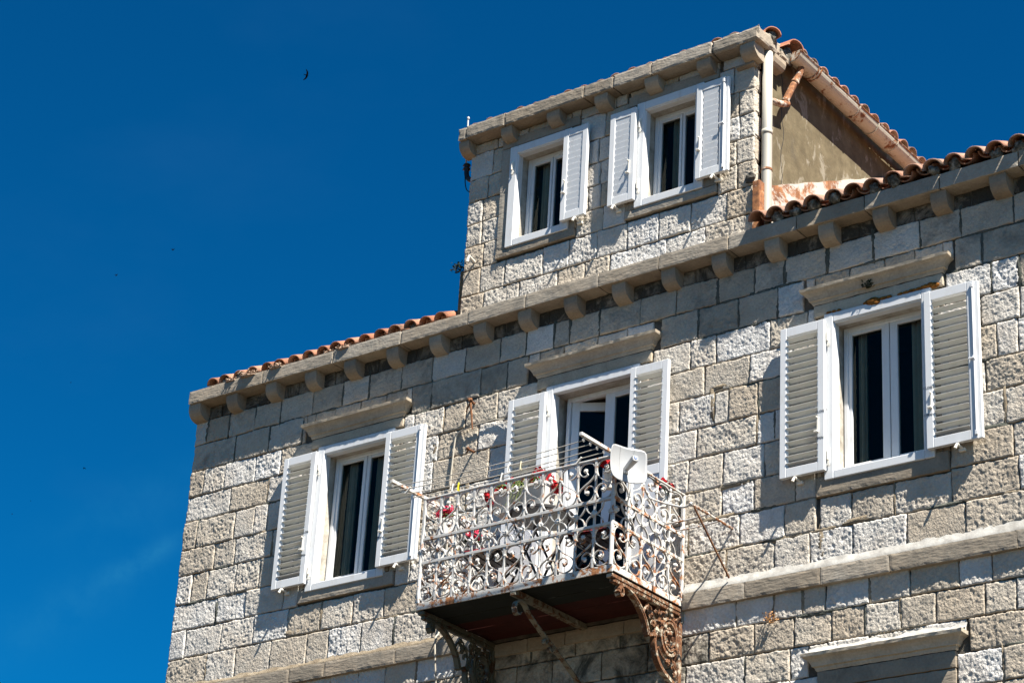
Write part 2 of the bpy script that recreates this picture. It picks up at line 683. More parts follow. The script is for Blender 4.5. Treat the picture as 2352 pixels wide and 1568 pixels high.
# ------------------------------------------------------------------ ground
g = MB()
g.add([(-1500, -1500, 0), (1500, -1500, 0), (1500, 1500, 0), (-1500, 1500, 0)], [(0, 1, 2, 3)])
gr = ob('ground', g, PAVE)
tag(gr, 'pale paved ground in front of the stone house', None, None, 'structure')

# ------------------------------------------------------------------ the house
H = thing('stone_house', 'old pale limestone house with white shutters, dormer and red tiled roof', 'house', (5, 0, 0))
XR = 10.6      # right end of the piecewise built masonry
XE = 14.0      # right end of the house
DL, DR = 3.65, 7.135
MY = .022      # mortar plane

# openings in the wall (x0,x1,z0,z1)
OPEN = [(2.0, 2.845, 9.33, 10.745), (4.925, 5.84, 8.42, 10.755), (8.0, 8.875, 9.33, 10.745)]
DOPEN = [(4.305, 4.895, 12.63, 13.605), (5.885, 6.485, 12.63, 13.615)]
# dressed stone around them, kept free of wall stones
EXCL = [(1.79, 3.065, 9.15, 9.29), (1.87, 2.97, 9.29, 10.84), (1.785, 3.02, 10.80, 11.0), (1.66, 3.10, 10.97, 11.115),
        (4.80, 5.97, 8.40, 10.84), (4.71, 6.045, 10.80, 11.0), (4.57, 6.13, 10.97, 11.115),
        (7.81, 9.09, 9.115, 9.30), (7.87, 9.0, 9.29, 10.84), (7.795, 9.072, 10.80, 11.0), (7.68, 9.17, 10.97, 11.115),
        (7.73, 9.21, 7.56, 7.70), (7.824, 9.096, 6.4, 7.6)]
DEXCL = [(4.085, 5.068, 12.45, 13.832), (5.67, 6.73, 12.44, 13.835)]


def wall_sheet(x0, x1, z0, z1, y, holes, depth):
    """mortar core of a wall: front sheet with openings and their reveals"""
    mb = MB()
    xs = sorted({x0, x1, *[h[0] for h in holes], *[h[1] for h in holes]})
    zs = sorted({z0, z1, *[h[2] for h in holes], *[h[3] for h in holes]})
    for i in range(len(xs) - 1):
        for j in range(len(zs) - 1):
            cx = (xs[i] + xs[i + 1]) / 2
            cz = (zs[j] + zs[j + 1]) / 2
            if any(h[0] < cx < h[1] and h[2] < cz < h[3] for h in holes):
                continue
            mb.add([(xs[i], y, zs[j]), (xs[i + 1], y, zs[j]), (xs[i + 1], y, zs[j + 1]), (xs[i], y, zs[j + 1])], [(0, 1, 2, 3)])
    for (a, b, c, d) in holes:
        q = [(a, c), (b, c), (b, d), (a, d)]
        for k in range(4):
            p, r = q[k], q[(k + 1) % 4]
            mb.add([(p[0], y, p[1]), (r[0], y, r[1]), (r[0], y + depth, r[1]), (p[0], y + depth, p[1])], [(0, 1, 2, 3)])
    return mb


fw = wall_sheet(0.02, XE, 0, 11.80, MY, OPEN, .36)
# closed shell behind the face so that the rooms stay dark
fw.box(.02, XE, 7.9, 8.0, 0, 11.8)
fw.box(.02, .12, MY + .001, 7.9, 0, 11.8)
fw.box(XE - .1, XE, MY + .001, 7.9, 0, 11.8)
facade = ob('facade_wall', fw, MORTAR, H)
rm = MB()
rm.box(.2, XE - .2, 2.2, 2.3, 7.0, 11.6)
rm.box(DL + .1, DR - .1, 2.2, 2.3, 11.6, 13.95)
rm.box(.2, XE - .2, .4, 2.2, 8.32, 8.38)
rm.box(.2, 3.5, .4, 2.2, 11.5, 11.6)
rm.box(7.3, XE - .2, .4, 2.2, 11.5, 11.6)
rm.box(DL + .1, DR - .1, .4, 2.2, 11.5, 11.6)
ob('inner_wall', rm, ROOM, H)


def stone_mesh(x0, x1, z0, z1, seed, amp=1.0, step=.0085, proud=0.0, y0=0.0):
    """one wall stone: a picked, pillowed face with worn edges, on a grid"""
    r = random.Random(seed)
    g = .0048
    nx = max(3, int((x1 - x0) / step))
    nz = max(3, int((z1 - z0) / step))
    u = np.linspace(0, 1, nx + 1)
    w = np.linspace(0, 1, nz + 1)
    U, W = np.meshgrid(u, w)
    U = U.ravel()
    W = W.ravel()
    # wobbly outline
    xa = x0 + g + .006 * vnoise(np.c_[W * (z1 - z0) * 9, W * 0, W * 0], seed) + .004 * vnoise(np.c_[W * (z1 - z0) * 35, W * 0, W * 0], seed + 5)
    xb = x1 - g + .006 * vnoise(np.c_[W * (z1 - z0) * 9, W * 0 + 9, W * 0], seed) + .004 * vnoise(np.c_[W * (z1 - z0) * 35, W * 0 + 9, W * 0], seed + 5)
    za = z0 + g + .005 * vnoise(np.c_[U * (x1 - x0) * 8, U * 0, U * 0 + 4], seed) + .004 * vnoise(np.c_[U * (x1 - x0) * 35, U * 0, U * 0 + 4], seed + 5)
    zb = z1 - g + .005 * vnoise(np.c_[U * (x1 - x0) * 8, U * 0 + 9, U * 0 + 4], seed) + .004 * vnoise(np.c_[U * (x1 - x0) * 35, U * 0 + 9, U * 0 + 4], seed + 5)
    X = xa + (xb - xa) * U
    Z = za + (zb - za) * W
    Pn = np.c_[X, X * 0 + seed * .37, Z]
    def shp(q):
        return np.sign(q) * np.abs(q) ** .75
    ax = r.uniform(.75, 1.15)
    h = .0030 * shp(vnoise(Pn * (82 * ax, 1, 58), 1)) + .0022 * shp(vnoise(Pn * (44 * ax, 1, 31), 2)) + .004 * vnoise(Pn * (9, 1, 8), 3)
    pit = vnoise(Pn * (56 * ax, 1, 40), 8)
    h = h - .0075 * np.clip(pit - .2, 0, 1)
    h = h * amp * r.uniform(.8, 1.3)
    ed = np.minimum(np.minimum(X - xa, xb - X), np.minimum(Z - za, zb - Z))
    ed = np.clip(ed / .013, 0, 1)
    h = h - .008 * (1 - ed) ** 2 * (1 + .8 * vnoise(Pn * (20, 1, 20), 6))
    # a gentle tilt of each face and a step in or out
    h = h + r.uniform(-.004, .004) + (U - .5) * r.uniform(-.008, .008) + (W - .5) * r.uniform(-.008, .008) + proud
    Y = y0 - .002 - h
    vs = np.c_[X, Y, Z]
    n1 = nx + 1
    ii = (np.arange(nz)[:, None] * n1 + np.arange(nx)[None, :]).ravel()
    fs = np.c_[ii, ii + 1, ii + 1 + n1, ii + n1]
    ring = list(range(0, nx + 1)) + [k * n1 + nx for k in range(1, nz + 1)] + [nz * n1 + k for k in range(nx - 1, -1, -1)] + [k * n1 for k in range(nz - 1, 0, -1)]
    sk = vs[ring].copy()
    sk[:, 1] = y0 + .06
    b = len(vs)
    L = len(ring)
    sf = [(ring[(k + 1) % L], ring[k], b + k, b + (k + 1) % L) for k in range(L)]
    me = bpy.data.meshes.new('stone')
    nv = b + L
    allv = np.vstack([vs, sk])
    me.vertices.add(nv)
    allf = np.vstack([fs, np.array(sf)])
    nf = len(allf)
    me.loops.add(nf * 4)
    me.polygons.add(nf)
    me.loops.foreach_set('vertex_index', allf.ravel().astype(np.int32))
    me.polygons.foreach_set('loop_start', np.arange(0, nf * 4, 4, dtype=np.int32))
    me.polygons.foreach_set('loop_total', np.full(nf, 4, dtype=np.int32))
    sm = np.zeros(nf, dtype=bool)
    sm[:len(fs)] = True
    me.polygons.foreach_set('use_smooth', sm)
    return me, allv


def put_stone(parent, x0, x1, z0, z1, seed, mat=STONE, **kw):
    me, V = stone_mesh(x0, x1, z0, z1, seed, **kw)
    c = np.array([(x0 + x1) / 2, 0, (z0 + z1) / 2])
    me.vertices.foreach_set('co', (V - c).ravel().astype(np.float32))
    me.update()
    me.validate()
    me.materials.append(mat)
    return ob('stone', me, mat, parent, org=c)


def sub_rect(rects, e):
    out = []
    for (a, b, c, d) in rects:
        if e[0] >= b or e[1] <= a or e[2] >= d or e[3] <= c:
            out.append((a, b, c, d))
            continue
        if e[0] > a:
            out.append((a, e[0], c, d))
        if e[1] < b:
            out.append((e[1], b, c, d))
        m0, m1 = max(a, e[0]), min(b, e[1])
        if e[2] > c:
            out.append((m0, m1, c, e[2]))
        if e[3] < d:
            out.append((m0, m1, e[3], d))
    return [q for q in out if q[1] - q[0] > .045 and q[3] - q[2] > .04]


def fill(xs, x0, x1, r):
    xs = sorted([x for x in xs if x0 + .1 < x < x1 - .1])
    o = [x0]
    for x in xs:
        if x - o[-1] > .13:
            o.append(x)
    o.append(x1)
    res = [x0]
    for a, b in zip(o[:-1], o[1:]):
        n = 1 if b - a < .72 else int(round((b - a) / .46))
        for k in range(1, n):
            res.append(a + (b - a) * k / n + r.uniform(-.07, .07))
        res.append(b)
    return res


COURSE = [(11.545, 11.70), (11.262, 11.545), (10.948, 11.262), (10.652, 10.948), (10.362, 10.652), (10.043, 10.362), (9.75, 10.043), (9.424, 9.75), (9.13, 9.424), (8.82, 9.13), (8.47, 8.82), (8.085, 8.335), (7.815, 8.085), (7.535, 7.815), (7.255, 7.535), (6.95, 7.255)]
JOINT = {0: [.36, .92, 1.48, 2.0, 2.6, 3.1, 3.7, 4.25, 4.8, 5.35, 5.9, 6.5, 7.05, 7.6, 8.25, 8.8, 9.35, 9.9],
         1: [.18, .5, .89, 1.26, 1.72, 2.14, 2.5, 2.94, 3.34, 3.77, 4.21, 4.53, 4.87, 5.06, 5.42, 5.89, 6.3, 6.76, 7.16, 7.48, 7.92, 8.39, 8.85, 9.25, 9.75],
         2: [.64, 1.13, 1.61, 2.05, 2.4, 2.75, 3.36, 3.98, 4.32, 5.0, 5.4, 5.75, 6.09, 6.55, 6.99, 7.41, 7.7, 8.15, 8.5, 8.8, 9.18, 9.44, 10.0],
         3: [.22, .97, 1.34, 3.54, 3.82, 4.22, 6.47, 6.75, 7.33, 9.52, 9.78], 4: [.65, 1.2, 3.49, 4.0, 6.63, 7.12, 9.41, 9.77],
         5: [.21, .76, 1.05, 1.23, 3.45, 4.15, 6.75, 6.9, 7.21, 9.55, 9.74], 6: [.51, .81, 1.34, 3.4, 3.9, 4.3, 6.56, 7.2, 7.39, 9.43, 9.9],
         7: [.22, .46, .87, 1.21, 3.5, 4.05, 6.48, 6.85, 7.28, 9.6], 8: [.64, 1.05, 1.58, 3.25, 3.7, 4.3, 6.4, 7.18, 7.6, 9.66],
         9: [.23, .75, 1.21, 1.68, 2.13, 2.55, 2.95, 3.4, 3.95, 4.4, 6.5, 7.03, 7.49, 7.84, 8.56, 9.09, 9.7], 10: [.12, .58, .99, 1.48, 1.97, 2.69, 3.11, 3.6, 4.2, 6.45, 6.9, 7.39, 7.74, 8.16, 8.67, 9.21, 9.8],
         11: [.4, .85, 1.3, 1.79, 2.33, 2.7, 3.04, 3.43, 3.9, 4.35, 4.8, 5.3, 5.8, 6.4, 7.01, 7.39, 7.67, 7.89, 8.31, 8.69, 9.14, 9.43, 9.9],
         12: [3.7, 4.2, 4.65, 5.05, 5.6, 6.1, 6.74, 7.19, 7.59, 7.95, 8.27, 8.6, 8.92, 9.36, 9.63, 10.1], 13: [4.45, 4.95, 5.4, 5.9, 6.5, 7.11, 7.55, 9.19, 9.7],
         14: [4.2, 5.2, 5.7, 6.2, 6.7, 7.11, 9.5], 15: [6.9, 7.5, 9.3, 9.8]}
r = random.Random(3)
ns = 0
HIDDEN = []


def in_view(x, z, pad=.35):
    """does a wall stone at (x, z) lie in or near the photograph"""
    d_ = Vector((x, 0, z)) - CAM_LOC
    q = d_.dot(FWD)
    return abs(d_.dot(RIGHT) / q) < .2226 + .012 and abs(d_.dot(UP) / q) < .1484 + .012


for ci, (z0, z1) in enumerate(COURSE):
    xl = 0.0 if ci < 12 else 2.9      # lower courses start where the picture does
    xs = fill(JOINT[ci], xl, XR, r)
    for a, b in zip(xs[:-1], xs[1:]):
        dz = r.uniform(-.006, .006)
        rects = [(a, b, z0, z1)]
        for e in EXCL:
            rects = sub_rect(rects, e)
        for q in rects:
            ns += 1
            if not in_view((q[0] + q[1]) / 2, (q[2] + q[3]) / 2):
                HIDDEN.append(q)
                continue
            amp = 1.0 if r.random() > .15 else .6
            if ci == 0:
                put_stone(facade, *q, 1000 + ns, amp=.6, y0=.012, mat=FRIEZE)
            else:
                dk_ = (ci in (1, 2) and r.random() < .4) or (ci > 10 and 4.3 < (q[0] + q[1]) / 2 < 6.5)  # upper courses: random stains; under the balcony: shade painted into the stone
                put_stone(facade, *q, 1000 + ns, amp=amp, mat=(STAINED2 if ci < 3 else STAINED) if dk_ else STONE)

# flush smears of pointing mortar over some of the joints
def smear(x, z, w, h, seed, parent, mat):
    if x - w * .75 < .05:
        return None
    n = 14
    vs = [(0, -.004, 0)]
    for k in range(n):
        a_ = 2 * math.pi * k / n
        ca, sa = math.cos(a_), math.sin(a_)
        q = 1 + .55 * float(vnoise(np.array([[ca * 1.7, sa * 1.7, seed]]), 2)[0])
        m_ = max(abs(ca), abs(sa)) ** .8
        vs.append((ca / m_ * w / 2 * q, -.001, sa / m_ * h / 2 * q))
    for k in range(n):
        p_ = vs[1 + k]
        vs.append((p_[0] * 1.25, .016, p_[2] * 1.12))
    fs = [(0, 1 + (k + 1) % n, 1 + k) for k in range(n)] + [(1 + k, 1 + (k + 1) % n, 1 + n + (k + 1) % n, 1 + n + k) for k in range(n)]
    mb = MB()
    mb.add([(x + p_[0], p_[1] + .003, z + p_[2]) for p_ in vs], fs)
    return ob('pointing', mb, mat, parent, smooth=True)


# the wall goes on to the right, out of the photograph: its stones joined in one piece
far = MB()
for ci, (z0, z1) in enumerate(COURSE):
    x = XR
    while x < XE - .05:
        x2 = min(XE, x + r.uniform(.32, .58))
        if not (ci < 14 and z0 > 13):
            me_, V_ = stone_mesh(x, x2, z0, z1, 7000 + int(x * 100) + ci, step=.017)
            nq = [tuple(p_.vertices) for p_ in me_.polygons]
            far.add(V_, nq)
            bpy.data.meshes.remove(me_)
        x = x2
for k_, q in enumerate(HIDDEN):
    me_, V_ = stone_mesh(*q, 9000 + k_, step=.017)
    far.add(V_, [tuple(p_.vertices) for p_ in me_.polygons])
    bpy.data.meshes.remove(me_)
fo = ob('far_stones', far, STONE, facade, smooth=True)
fo['kind'] = 'stuff'

rs2 = random.Random(21)
nsm = 0
for ci, (z0, z1) in enumerate(COURSE):
    if ci == 0 or ci > 14:
        continue
    for x in JOINT[ci]:
        if any(e[0] - .03 < x < e[1] + .03 and e[2] - .1 < (z0 + z1) / 2 < e[3] + .1 for e in EXCL):
            continue
        if rs2.random() < (.8 if ci < 3 else .30):
            nsm += 1
            smear(x, (z0 + z1) / 2 + rs2.uniform(-.02, .02), rs2.uniform(.02, .05), (z1 - z0) * rs2.uniform(.8, 1.1), nsm, facade, MORTAR2 if ci < 3 or rs2.random() < .6 else MORTAR3)
        if rs2.random() < (.5 if ci < 3 else .22):
            nsm += 1
            smear(x + rs2.uniform(-.2, .2), z0, rs2.uniform(.15, .45), rs2.uniform(.018, .04), nsm + 300, facade, MORTAR2 if ci < 3 or rs2.random() < .5 else MORTAR3)
for (x, z, w_, h_) in ((2.13, 8.98, .07, .30), (2.3, 8.86, .40, .06), (1.75, 8.85, .22, .08), (6.72, 10.24, .05, .30), (6.92, 10.24, .045, .32), (6.82, 10.41, .22, .05), (6.88, 9.42, .5, .05), (7.6, 8.82, .5, .045), (8.2, 8.85, .35, .05), (6.75, 9.13, .6, .05), (3.52, 10.8, .05, .3), (3.45, 10.5, .06, .3), (7.85, 8.68, .06, .32)):
    nsm += 1
    smear(x, z, w_, h_, nsm, facade, MORTAR3)
print('smears', nsm)

# dormer
Dm = wall_sheet(DL + .02, DR - .02, 11.80, 13.93, MY, DOPEN, .36)
dormer = ob('dormer_wall', Dm, MORTAR, H)
DC = [(11.83, 12.12), (12.12, 12.42), (12.42, 12.69), (12.69, 12.955), (12.955, 13.22), (13.22, 13.49), (13.49, 13.79), (13.79, 13.91)]
DJ = {0: [3.95, 4.4, 4.87, 5.2, 5.5, 6.16, 6.6], 1: [3.88, 4.2, 4.68, 5.0, 5.34, 5.7, 6.07, 6.43, 6.84], 2: [3.9, 5.4, 6.95], 3: [3.86, 5.2, 5.36, 6.94], 4: [3.85, 5.34, 6.97], 5: [3.9, 5.31, 6.96], 6: [3.95, 5.38, 6.9], 7: [4.0, 4.4, 4.95, 5.5, 5.64, 6.25, 6.77]}
for ci, (z0, z1) in enumerate(DC):
    xs = fill(DJ[ci], DL, DR, r)
    for a, b in zip(xs[:-1], xs[1:]):
        rects = [(a, b, z0, z1)]
        for e in DEXCL:
            rects = sub_rect(rects, e)
        for q in rects:
            ns += 1
            put_stone(dormer, *q, 3000 + ns, amp=.75 if ci > 5 else 1.0)
print('stones', ns, len([c_ for c_ in facade.children if c_.name.startswith('stone')]), len([c_ for c_ in dormer.children]))


def rough_block(x0, x1, y0, y1, z0, z1, seed, step=.03, amp=.004, wear=.008, skip_back=True):
    """squared stone block with slightly uneven faces and worn arrises"""
    mb = MB()
    lo = np.array([x0, y0, z0])
    hi = np.array([x1, y1, z1])

    def disp(P):
        d = np.stack([vnoise(P * 14, seed + k) * amp + vnoise(P * 45, seed + 9 + k) * amp * .5 for k in range(3)], 1)
        q = P + d
        e0 = np.minimum(P - lo, hi - P)
        near = np.sort(e0, axis=1)
        w = np.clip(1 - near[:, 1] / .018, 0, 1) ** 2 * wear * (1 + .9 * vnoise(P * 22, seed + 30))
        c = (lo + hi) / 2
        dirv = np.sign(c - P) * (e0 < .02)
        return q + dirv * w[:, None]
    for a in range(3):
        u, w = [(1, 2), (2, 0), (0, 1)][a]
        nu = max(2, int((hi[u] - lo[u]) / step))
        nw = max(2, int((hi[w] - lo[w]) / step))
        gu = np.linspace(lo[u], hi[u], nu + 1)
        gw = np.linspace(lo[w], hi[w], nw + 1)
        A, B = np.meshgrid(gu, gw)
        for d in (0, 1):
            if a == 1 and d == 1 and skip_back:
                continue
            P = np.zeros((A.size, 3))
            P[:, u] = A.ravel()
            P[:, w] = B.ravel()
            P[:, a] = hi[a] if d else lo[a]
            Q = disp(P)
            ii = (np.arange(nw)[:, None] * (nu + 1) + np.arange(nu)[None, :]).ravel()
            f = np.c_[ii, ii + 1, ii + nu + 2, ii + nu + 1]
            if not d:
                f = f[:, ::-1]
            mb.add(Q, [tuple(int(k) for k in t) for t in f])
    return mb


# main cornice: bed, blocks, corbels
bed = MB()
bed.box(.02, XE, -.1, .3, 11.70, 11.83)
cornice = ob('cornice', bed, MORTAR, H)
cj = [0, 1.10, 2.10, 3.02, 3.90, 4.62, 5.5, 6.2, 6.97, 7.7, 8.4, 9.14, 9.89, 10.7, 11.6, 12.6, XE]
for i, (a, b) in enumerate(zip(cj[:-1], cj[1:])):
    dy = r.uniform(-.004, .004)
    ob('cornice_block', rough_block(a + .004, b - .004, -.17 + dy, .25, 11.696, 11.843 + r.uniform(-.004, .004), 50 + i, step=.022, amp=.0014, wear=.002), DRESSED, cornice)


def corbel_profile(d, zt, h):
    return [(.03, zt), (-d, zt), (-d, zt - h * .22), (-d * .975, zt - h * .42), (-d * .90, zt - h * .60), (-d * .77, zt - h * .76), (-d * .58, zt - h * .885), (-d * .36, zt - h * .96), (-d * .14, zt - h), (.03, zt - h)]


def corbel(x, wd, d, zt, h, parent, seed):
    rr = random.Random(seed)
    mb = MB()
    p = corbel_profile(d, zt, h)
    n = 5
    P = []
    # dense profile
    dn = []
    for k in range(len(p) - 1):
        for j in range(n):
            dn.append((p[k][0] + (p[k + 1][0] - p[k][0]) * j / n, p[k][1] + (p[k + 1][1] - p[k][1]) * j / n))
    dn.append(p[-1])
    mb.extrude(dn, 'x', x, x + wd)
    V = np.array(mb.v)
    V += np.stack([vnoise(V * 20, seed + k) * .0025 for k in range(3)], 1)
    mb.v = [tuple(q) for q in V]
    return ob('corbel', mb, CORBEL, parent)


corbel(.0, .17, .148, 11.694, .172, cornice, 200)
for i in range(1, 25):
    x = .56 + .565 * (i - 1)
    corbel(x + r.uniform(-.008, .008), .155, .138 + r.uniform(-.004, .004), 11.694, .172, cornice, 200 + i)

# dormer cornice
bed = MB()
bed.box(DL, DR, -.1, .3, 13.925, 14.04)
dcor = ob('dormer_cornice', bed, MORTAR, H)
dj = [3.59, 3.70, 4.20, 5.21, 5.57, 6.03, 6.74]
for i, (a, b) in enumerate(zip(dj, dj[1:])):
    ob('cornice_block', rough_block(a + .003, b - .003, -.17 + r.uniform(-.004, .004), .1, 13.912, 14.055 + r.uniform(-.006, .004), 80 + i, step=.022, amp=.002, wear=.004), DRESSED, dcor)
cb = rough_block(6.743, 7.28, -.17, .24, 13.905, 14.058, 95, step=.026, amp=.003, wear=.009, skip_back=False)
ob('cornice_block', cb, DRESSED, dcor, label='squared corner block of the dormer cornice')
ob('cornice_block', rough_block(7.0, 7.282, .243, .40, 13.905, 13.99, 96, step=.026, amp=.003, skip_back=False), DRESSED, dcor)
for i, (x, w) in enumerate([(3.585, .13), (4.14, .14), (4.73, .155), (5.325, .16), (5.935, .16), (6.548, .16)]):
    corbel(x, w, .136, 13.91, .14, dcor, 300 + i)
corbel(7.055, .165, .15, 13.904, .15, dcor, 310)
# side corbel, projecting to the right of the dormer wall
sc = MB()
p = [(7.16, 13.904), (7.275, 13.904), (7.275, 13.86), (7.262, 13.82), (7.235, 13.795), (7.16, 13.785)]
sc.extrude(p, 'y', .14, .34)
V = np.array(sc.v)
ob('corbel', sc, CORBEL, dcor)
ob('corner_moulding', MB().extrude([(-.05, 13.755), (-.05, 13.735), (-.02, 13.72), (.02, 13.72), (.02, 13.755)], 'x', 6.95, 7.15), CORBEL, dcor)

# side wall of the dormer in old plaster
sw = MB()
SLOPE = .53
YB = 4.2
N = 26


def side_wall(x, y0, z0):
    vs = []
    fs = []
    ys = np.linspace(y0, 3.9, N)
    for y in ys:
        vs += [(x, y, 11.87 + SLOPE * (y + .1) - .3 if y > y0 else z0), (x, y, 14.10)]
    for k in range(N - 1):
        fs.append((2 * k, 2 * k + 2, 2 * k + 3, 2 * k + 1))
    return vs, fs


vs, fs = side_wall(7.145, .13, 11.80)
sw.add(vs, fs)
sidew = ob('dormer_side_wall', sw, PLASTER, H)
# corner quoins of the dormer, seen on their sunlit side
for i, (z0, z1) in enumerate([(12.44, 12.69), (12.69, 12.955), (12.955, 13.22), (13.22, 13.47), (13.47, 13.74), (13.74, 13.9)]):
    q = rough_block(DR - .14, DR + .002, .006, [.13, .12, .135, .12, .13, .125][i], z0 + .004, z1 - .004, 400 + i, step=.02, amp=.005, wear=.012, skip_back=False)
    ob('stone', q, STONE, dormer)
sl = MB()
vs, fs = side_wall(DL + .03, .05, 11.80)
sl.add(vs, [f[::-1] for f in fs])
sl.box(3.60, 3.668, .02, .5, 11.85, 12.45)
V = np.array(sl.v)
ob('dormer_side_wall', sl, PLASTER, H)
# a crack in the plaster, as a thin dark groove piece
ck = crom([(7.1455, .47, 13.88), (7.1455, .50, 13.72), (7.1455, .47, 13.45), (7.1455, .52, 13.2), (7.1455, .46, 12.95), (7.1455, .49, 12.75), (7.1455, .44, 12.55)], 6)
mb = MB()
ck = [(p[0], p[1] + .008 * float(vnoise(np.array([[p[2] * 40, 0, 0]]), 3)[0]), p[2]) for p in ck]
mb.ribbon(ck, (1, 0, 0), .003, .007)
ob('plaster_crack', mb, INK, sidew)

# string course with cement fillet
st = MB()
st.box(.02, XE, -.03, .05, 8.335, 8.46)
strc = ob('string_course', st, MORTAR, H)
sj = [0, .6, 1.2, 1.81, 2.28, 3.19, 3.69, 4.32]
sj2 = [6.475, 7.12, 7.87, 8.53, 9.68, 10.6, 11.6, 12.8, XE]
k = 0
for L in (sj, [4.32, 4.77, 5.2, 5.85, 6.475], sj2):
    for a, b in zip(L[:-1], L[1:]):
        k += 1
        inner = L[0] == 4.32
        z1 = 8.325 if inner else 8.468
        y0 = -.03 if inner else -.046
        ob('course_block', rough_block(a + .0015, b - .0015, y0 + r.uniform(-.002, .002), .05, 8.312 if not inner else 8.2, z1, 500 + k, step=.025, amp=.0013, wear=.003), DRESSED, strc)


def fillet(x0, x1, zt, zb, yb, seed, name, parent):
    mb = MB()
    n = int((x1 - x0) / .03)
    xs = np.linspace(x0, x1, n + 1)
    P = np.c_[xs * 9, xs * 0, xs * 0]
    zt_ = zt + .018 * vnoise(P, seed) + .01 * vnoise(P * 3, seed)
    zm_ = (zt + zb) / 2 + .008 * vnoise(P * 2, seed + 2)
    vs = []
    for x, a, b_ in zip(xs, zt_, zm_):
        vs += [(x, -.004, a), (x, -.022 + .003 * math.sin(x * 40), b_), (x, yb, zb + .004), (x, yb - .0, zb - .004)]
    fs = []
    for i in range(n):
        for j in range(3):
            fs.append((i * 4 + j, i * 4 + j + 1, i * 4 + j + 5, i * 4 + j + 4))
    mb.add(vs, [f[::-1] for f in fs])
    return ob(name, mb, CEMENT if x0 > 1 else MORTAR3, parent, smooth=True)


fillet(.0, 4.30, 8.525, 8.468, -.040, 3, 'cement_fillet', strc)
fillet(6.48, XR, 8.555, 8.468, -.040, 4, 'cement_fillet', strc)

# ------------------------------------------------------------------ hood mouldings and surrounds


def hood(x0, x1, zb, zt, parent, seed, proj=.11):
    """moulded stone hood with splayed returns; x0,x1 at the wall line of the lintel"""
    h = zt - zb
    prof = [(.022, zb), (.03, zb + h * .10), (.034, zb + h * .22), (.05, zb + h * .26), (.052, zb + h * .34), (.062, zb + h * .5), (.08, zb + h * .66), (.105, zb + h * .78), (.108, zb + h * .80), (.112, zb + h * .985), (.104, zt), (.0, zt + .012)]
    k = (proj - .022) / (.112 - .022)
    mb = MB()
    n = int((x1 - x0) / .035)
    rows = []
    for d, z in prof:
        d = .022 + (d - .022) * k
        e = (d - .022) * 1.15
        row = [(x0 - e, .02, z)]
        for i in range(n + 1):
            row.append((x0 - e + (x1 - x0 + 2 * e) * i / n, -d, z))
        row.append((x1 + e, .02, z))
        rows.append(row)
    V = np.array([p for row in rows for p in row])
    D = np.stack([vnoise(V * 18, seed + j) * .0025 + vnoise(V * 50, seed + 5 + j) * .0015 for j in range(3)], 1)
    V = V + D
    w = n + 3
    fs = [(i * w + j, i * w + j + 1, (i + 1) * w + j + 1, (i + 1) * w + j) for i in range(len(prof) - 1) for j in range(w - 1)]
    mb.add(V, fs)
    return ob('hood_moulding', mb, HOOD, parent)


def sblock(name, x0, x1, z0, z1, parent, seed, y0=-.022, y1=.04, mat=DRESSED, amp=.0014):
    return ob(name, rough_block(x0, x1, y0, y1, z0, z1, seed, step=.03, amp=amp, wear=.003), mat, parent)


# ------------------------------------------------------------------ windows
def frame_rect(x0, x1, z0, z1, w, y0, y1, b=.004, wt=None, wb=None):
    wt = wt or w
    wb = wb or w
    mb = MB()
    mb.bevbox(x0, x0 + w, y0, y1, z0, z1, b)
    mb.bevbox(x1 - w, x1, y0, y1, z0, z1, b)
    mb.bevbox(x0 + w, x1 - w, y0 + .0015, y1, z1 - wt, z1, b)
    mb.bevbox(x0 + w, x1 - w, y0 + .0015, y1, z0, z0 + wb, b)
    return mb


def curtain(x0, x1, z0, z1, y, parent, ph=0.):
    mb = MB()
    n = 24
    vs = []
    for i in range(n + 1):
        x = x0 + (x1 - x0) * i / n
        yy = y + .02 * math.sin(i * 1.25 + ph) + .01 * math.sin(i * 2.3)
        vs += [(x, yy, z0), (x, yy, z1)]
    mb.add(vs, [(2 * i, 2 * i + 2, 2 * i + 3, 2 * i + 1) for i in range(n)])
    return ob('curtain', mb, CURT, parent, smooth=True)


def hinge(x, z, y, parent):
    mb = MB()
    mb.bevbox(x - .014, x + .014, y - .012, y, z - .07, z + .07, .003)
    mb.tube([(x - .002, y - .018, z - .04), (x - .002, y - .018, z + .05)], .009, 8)
    mb.tube([(x + .004, y - .008, z - .085), (x + .004, y - .02, z - .085)], .012, 8)
    return ob('hinge', mb, CREAM, parent)


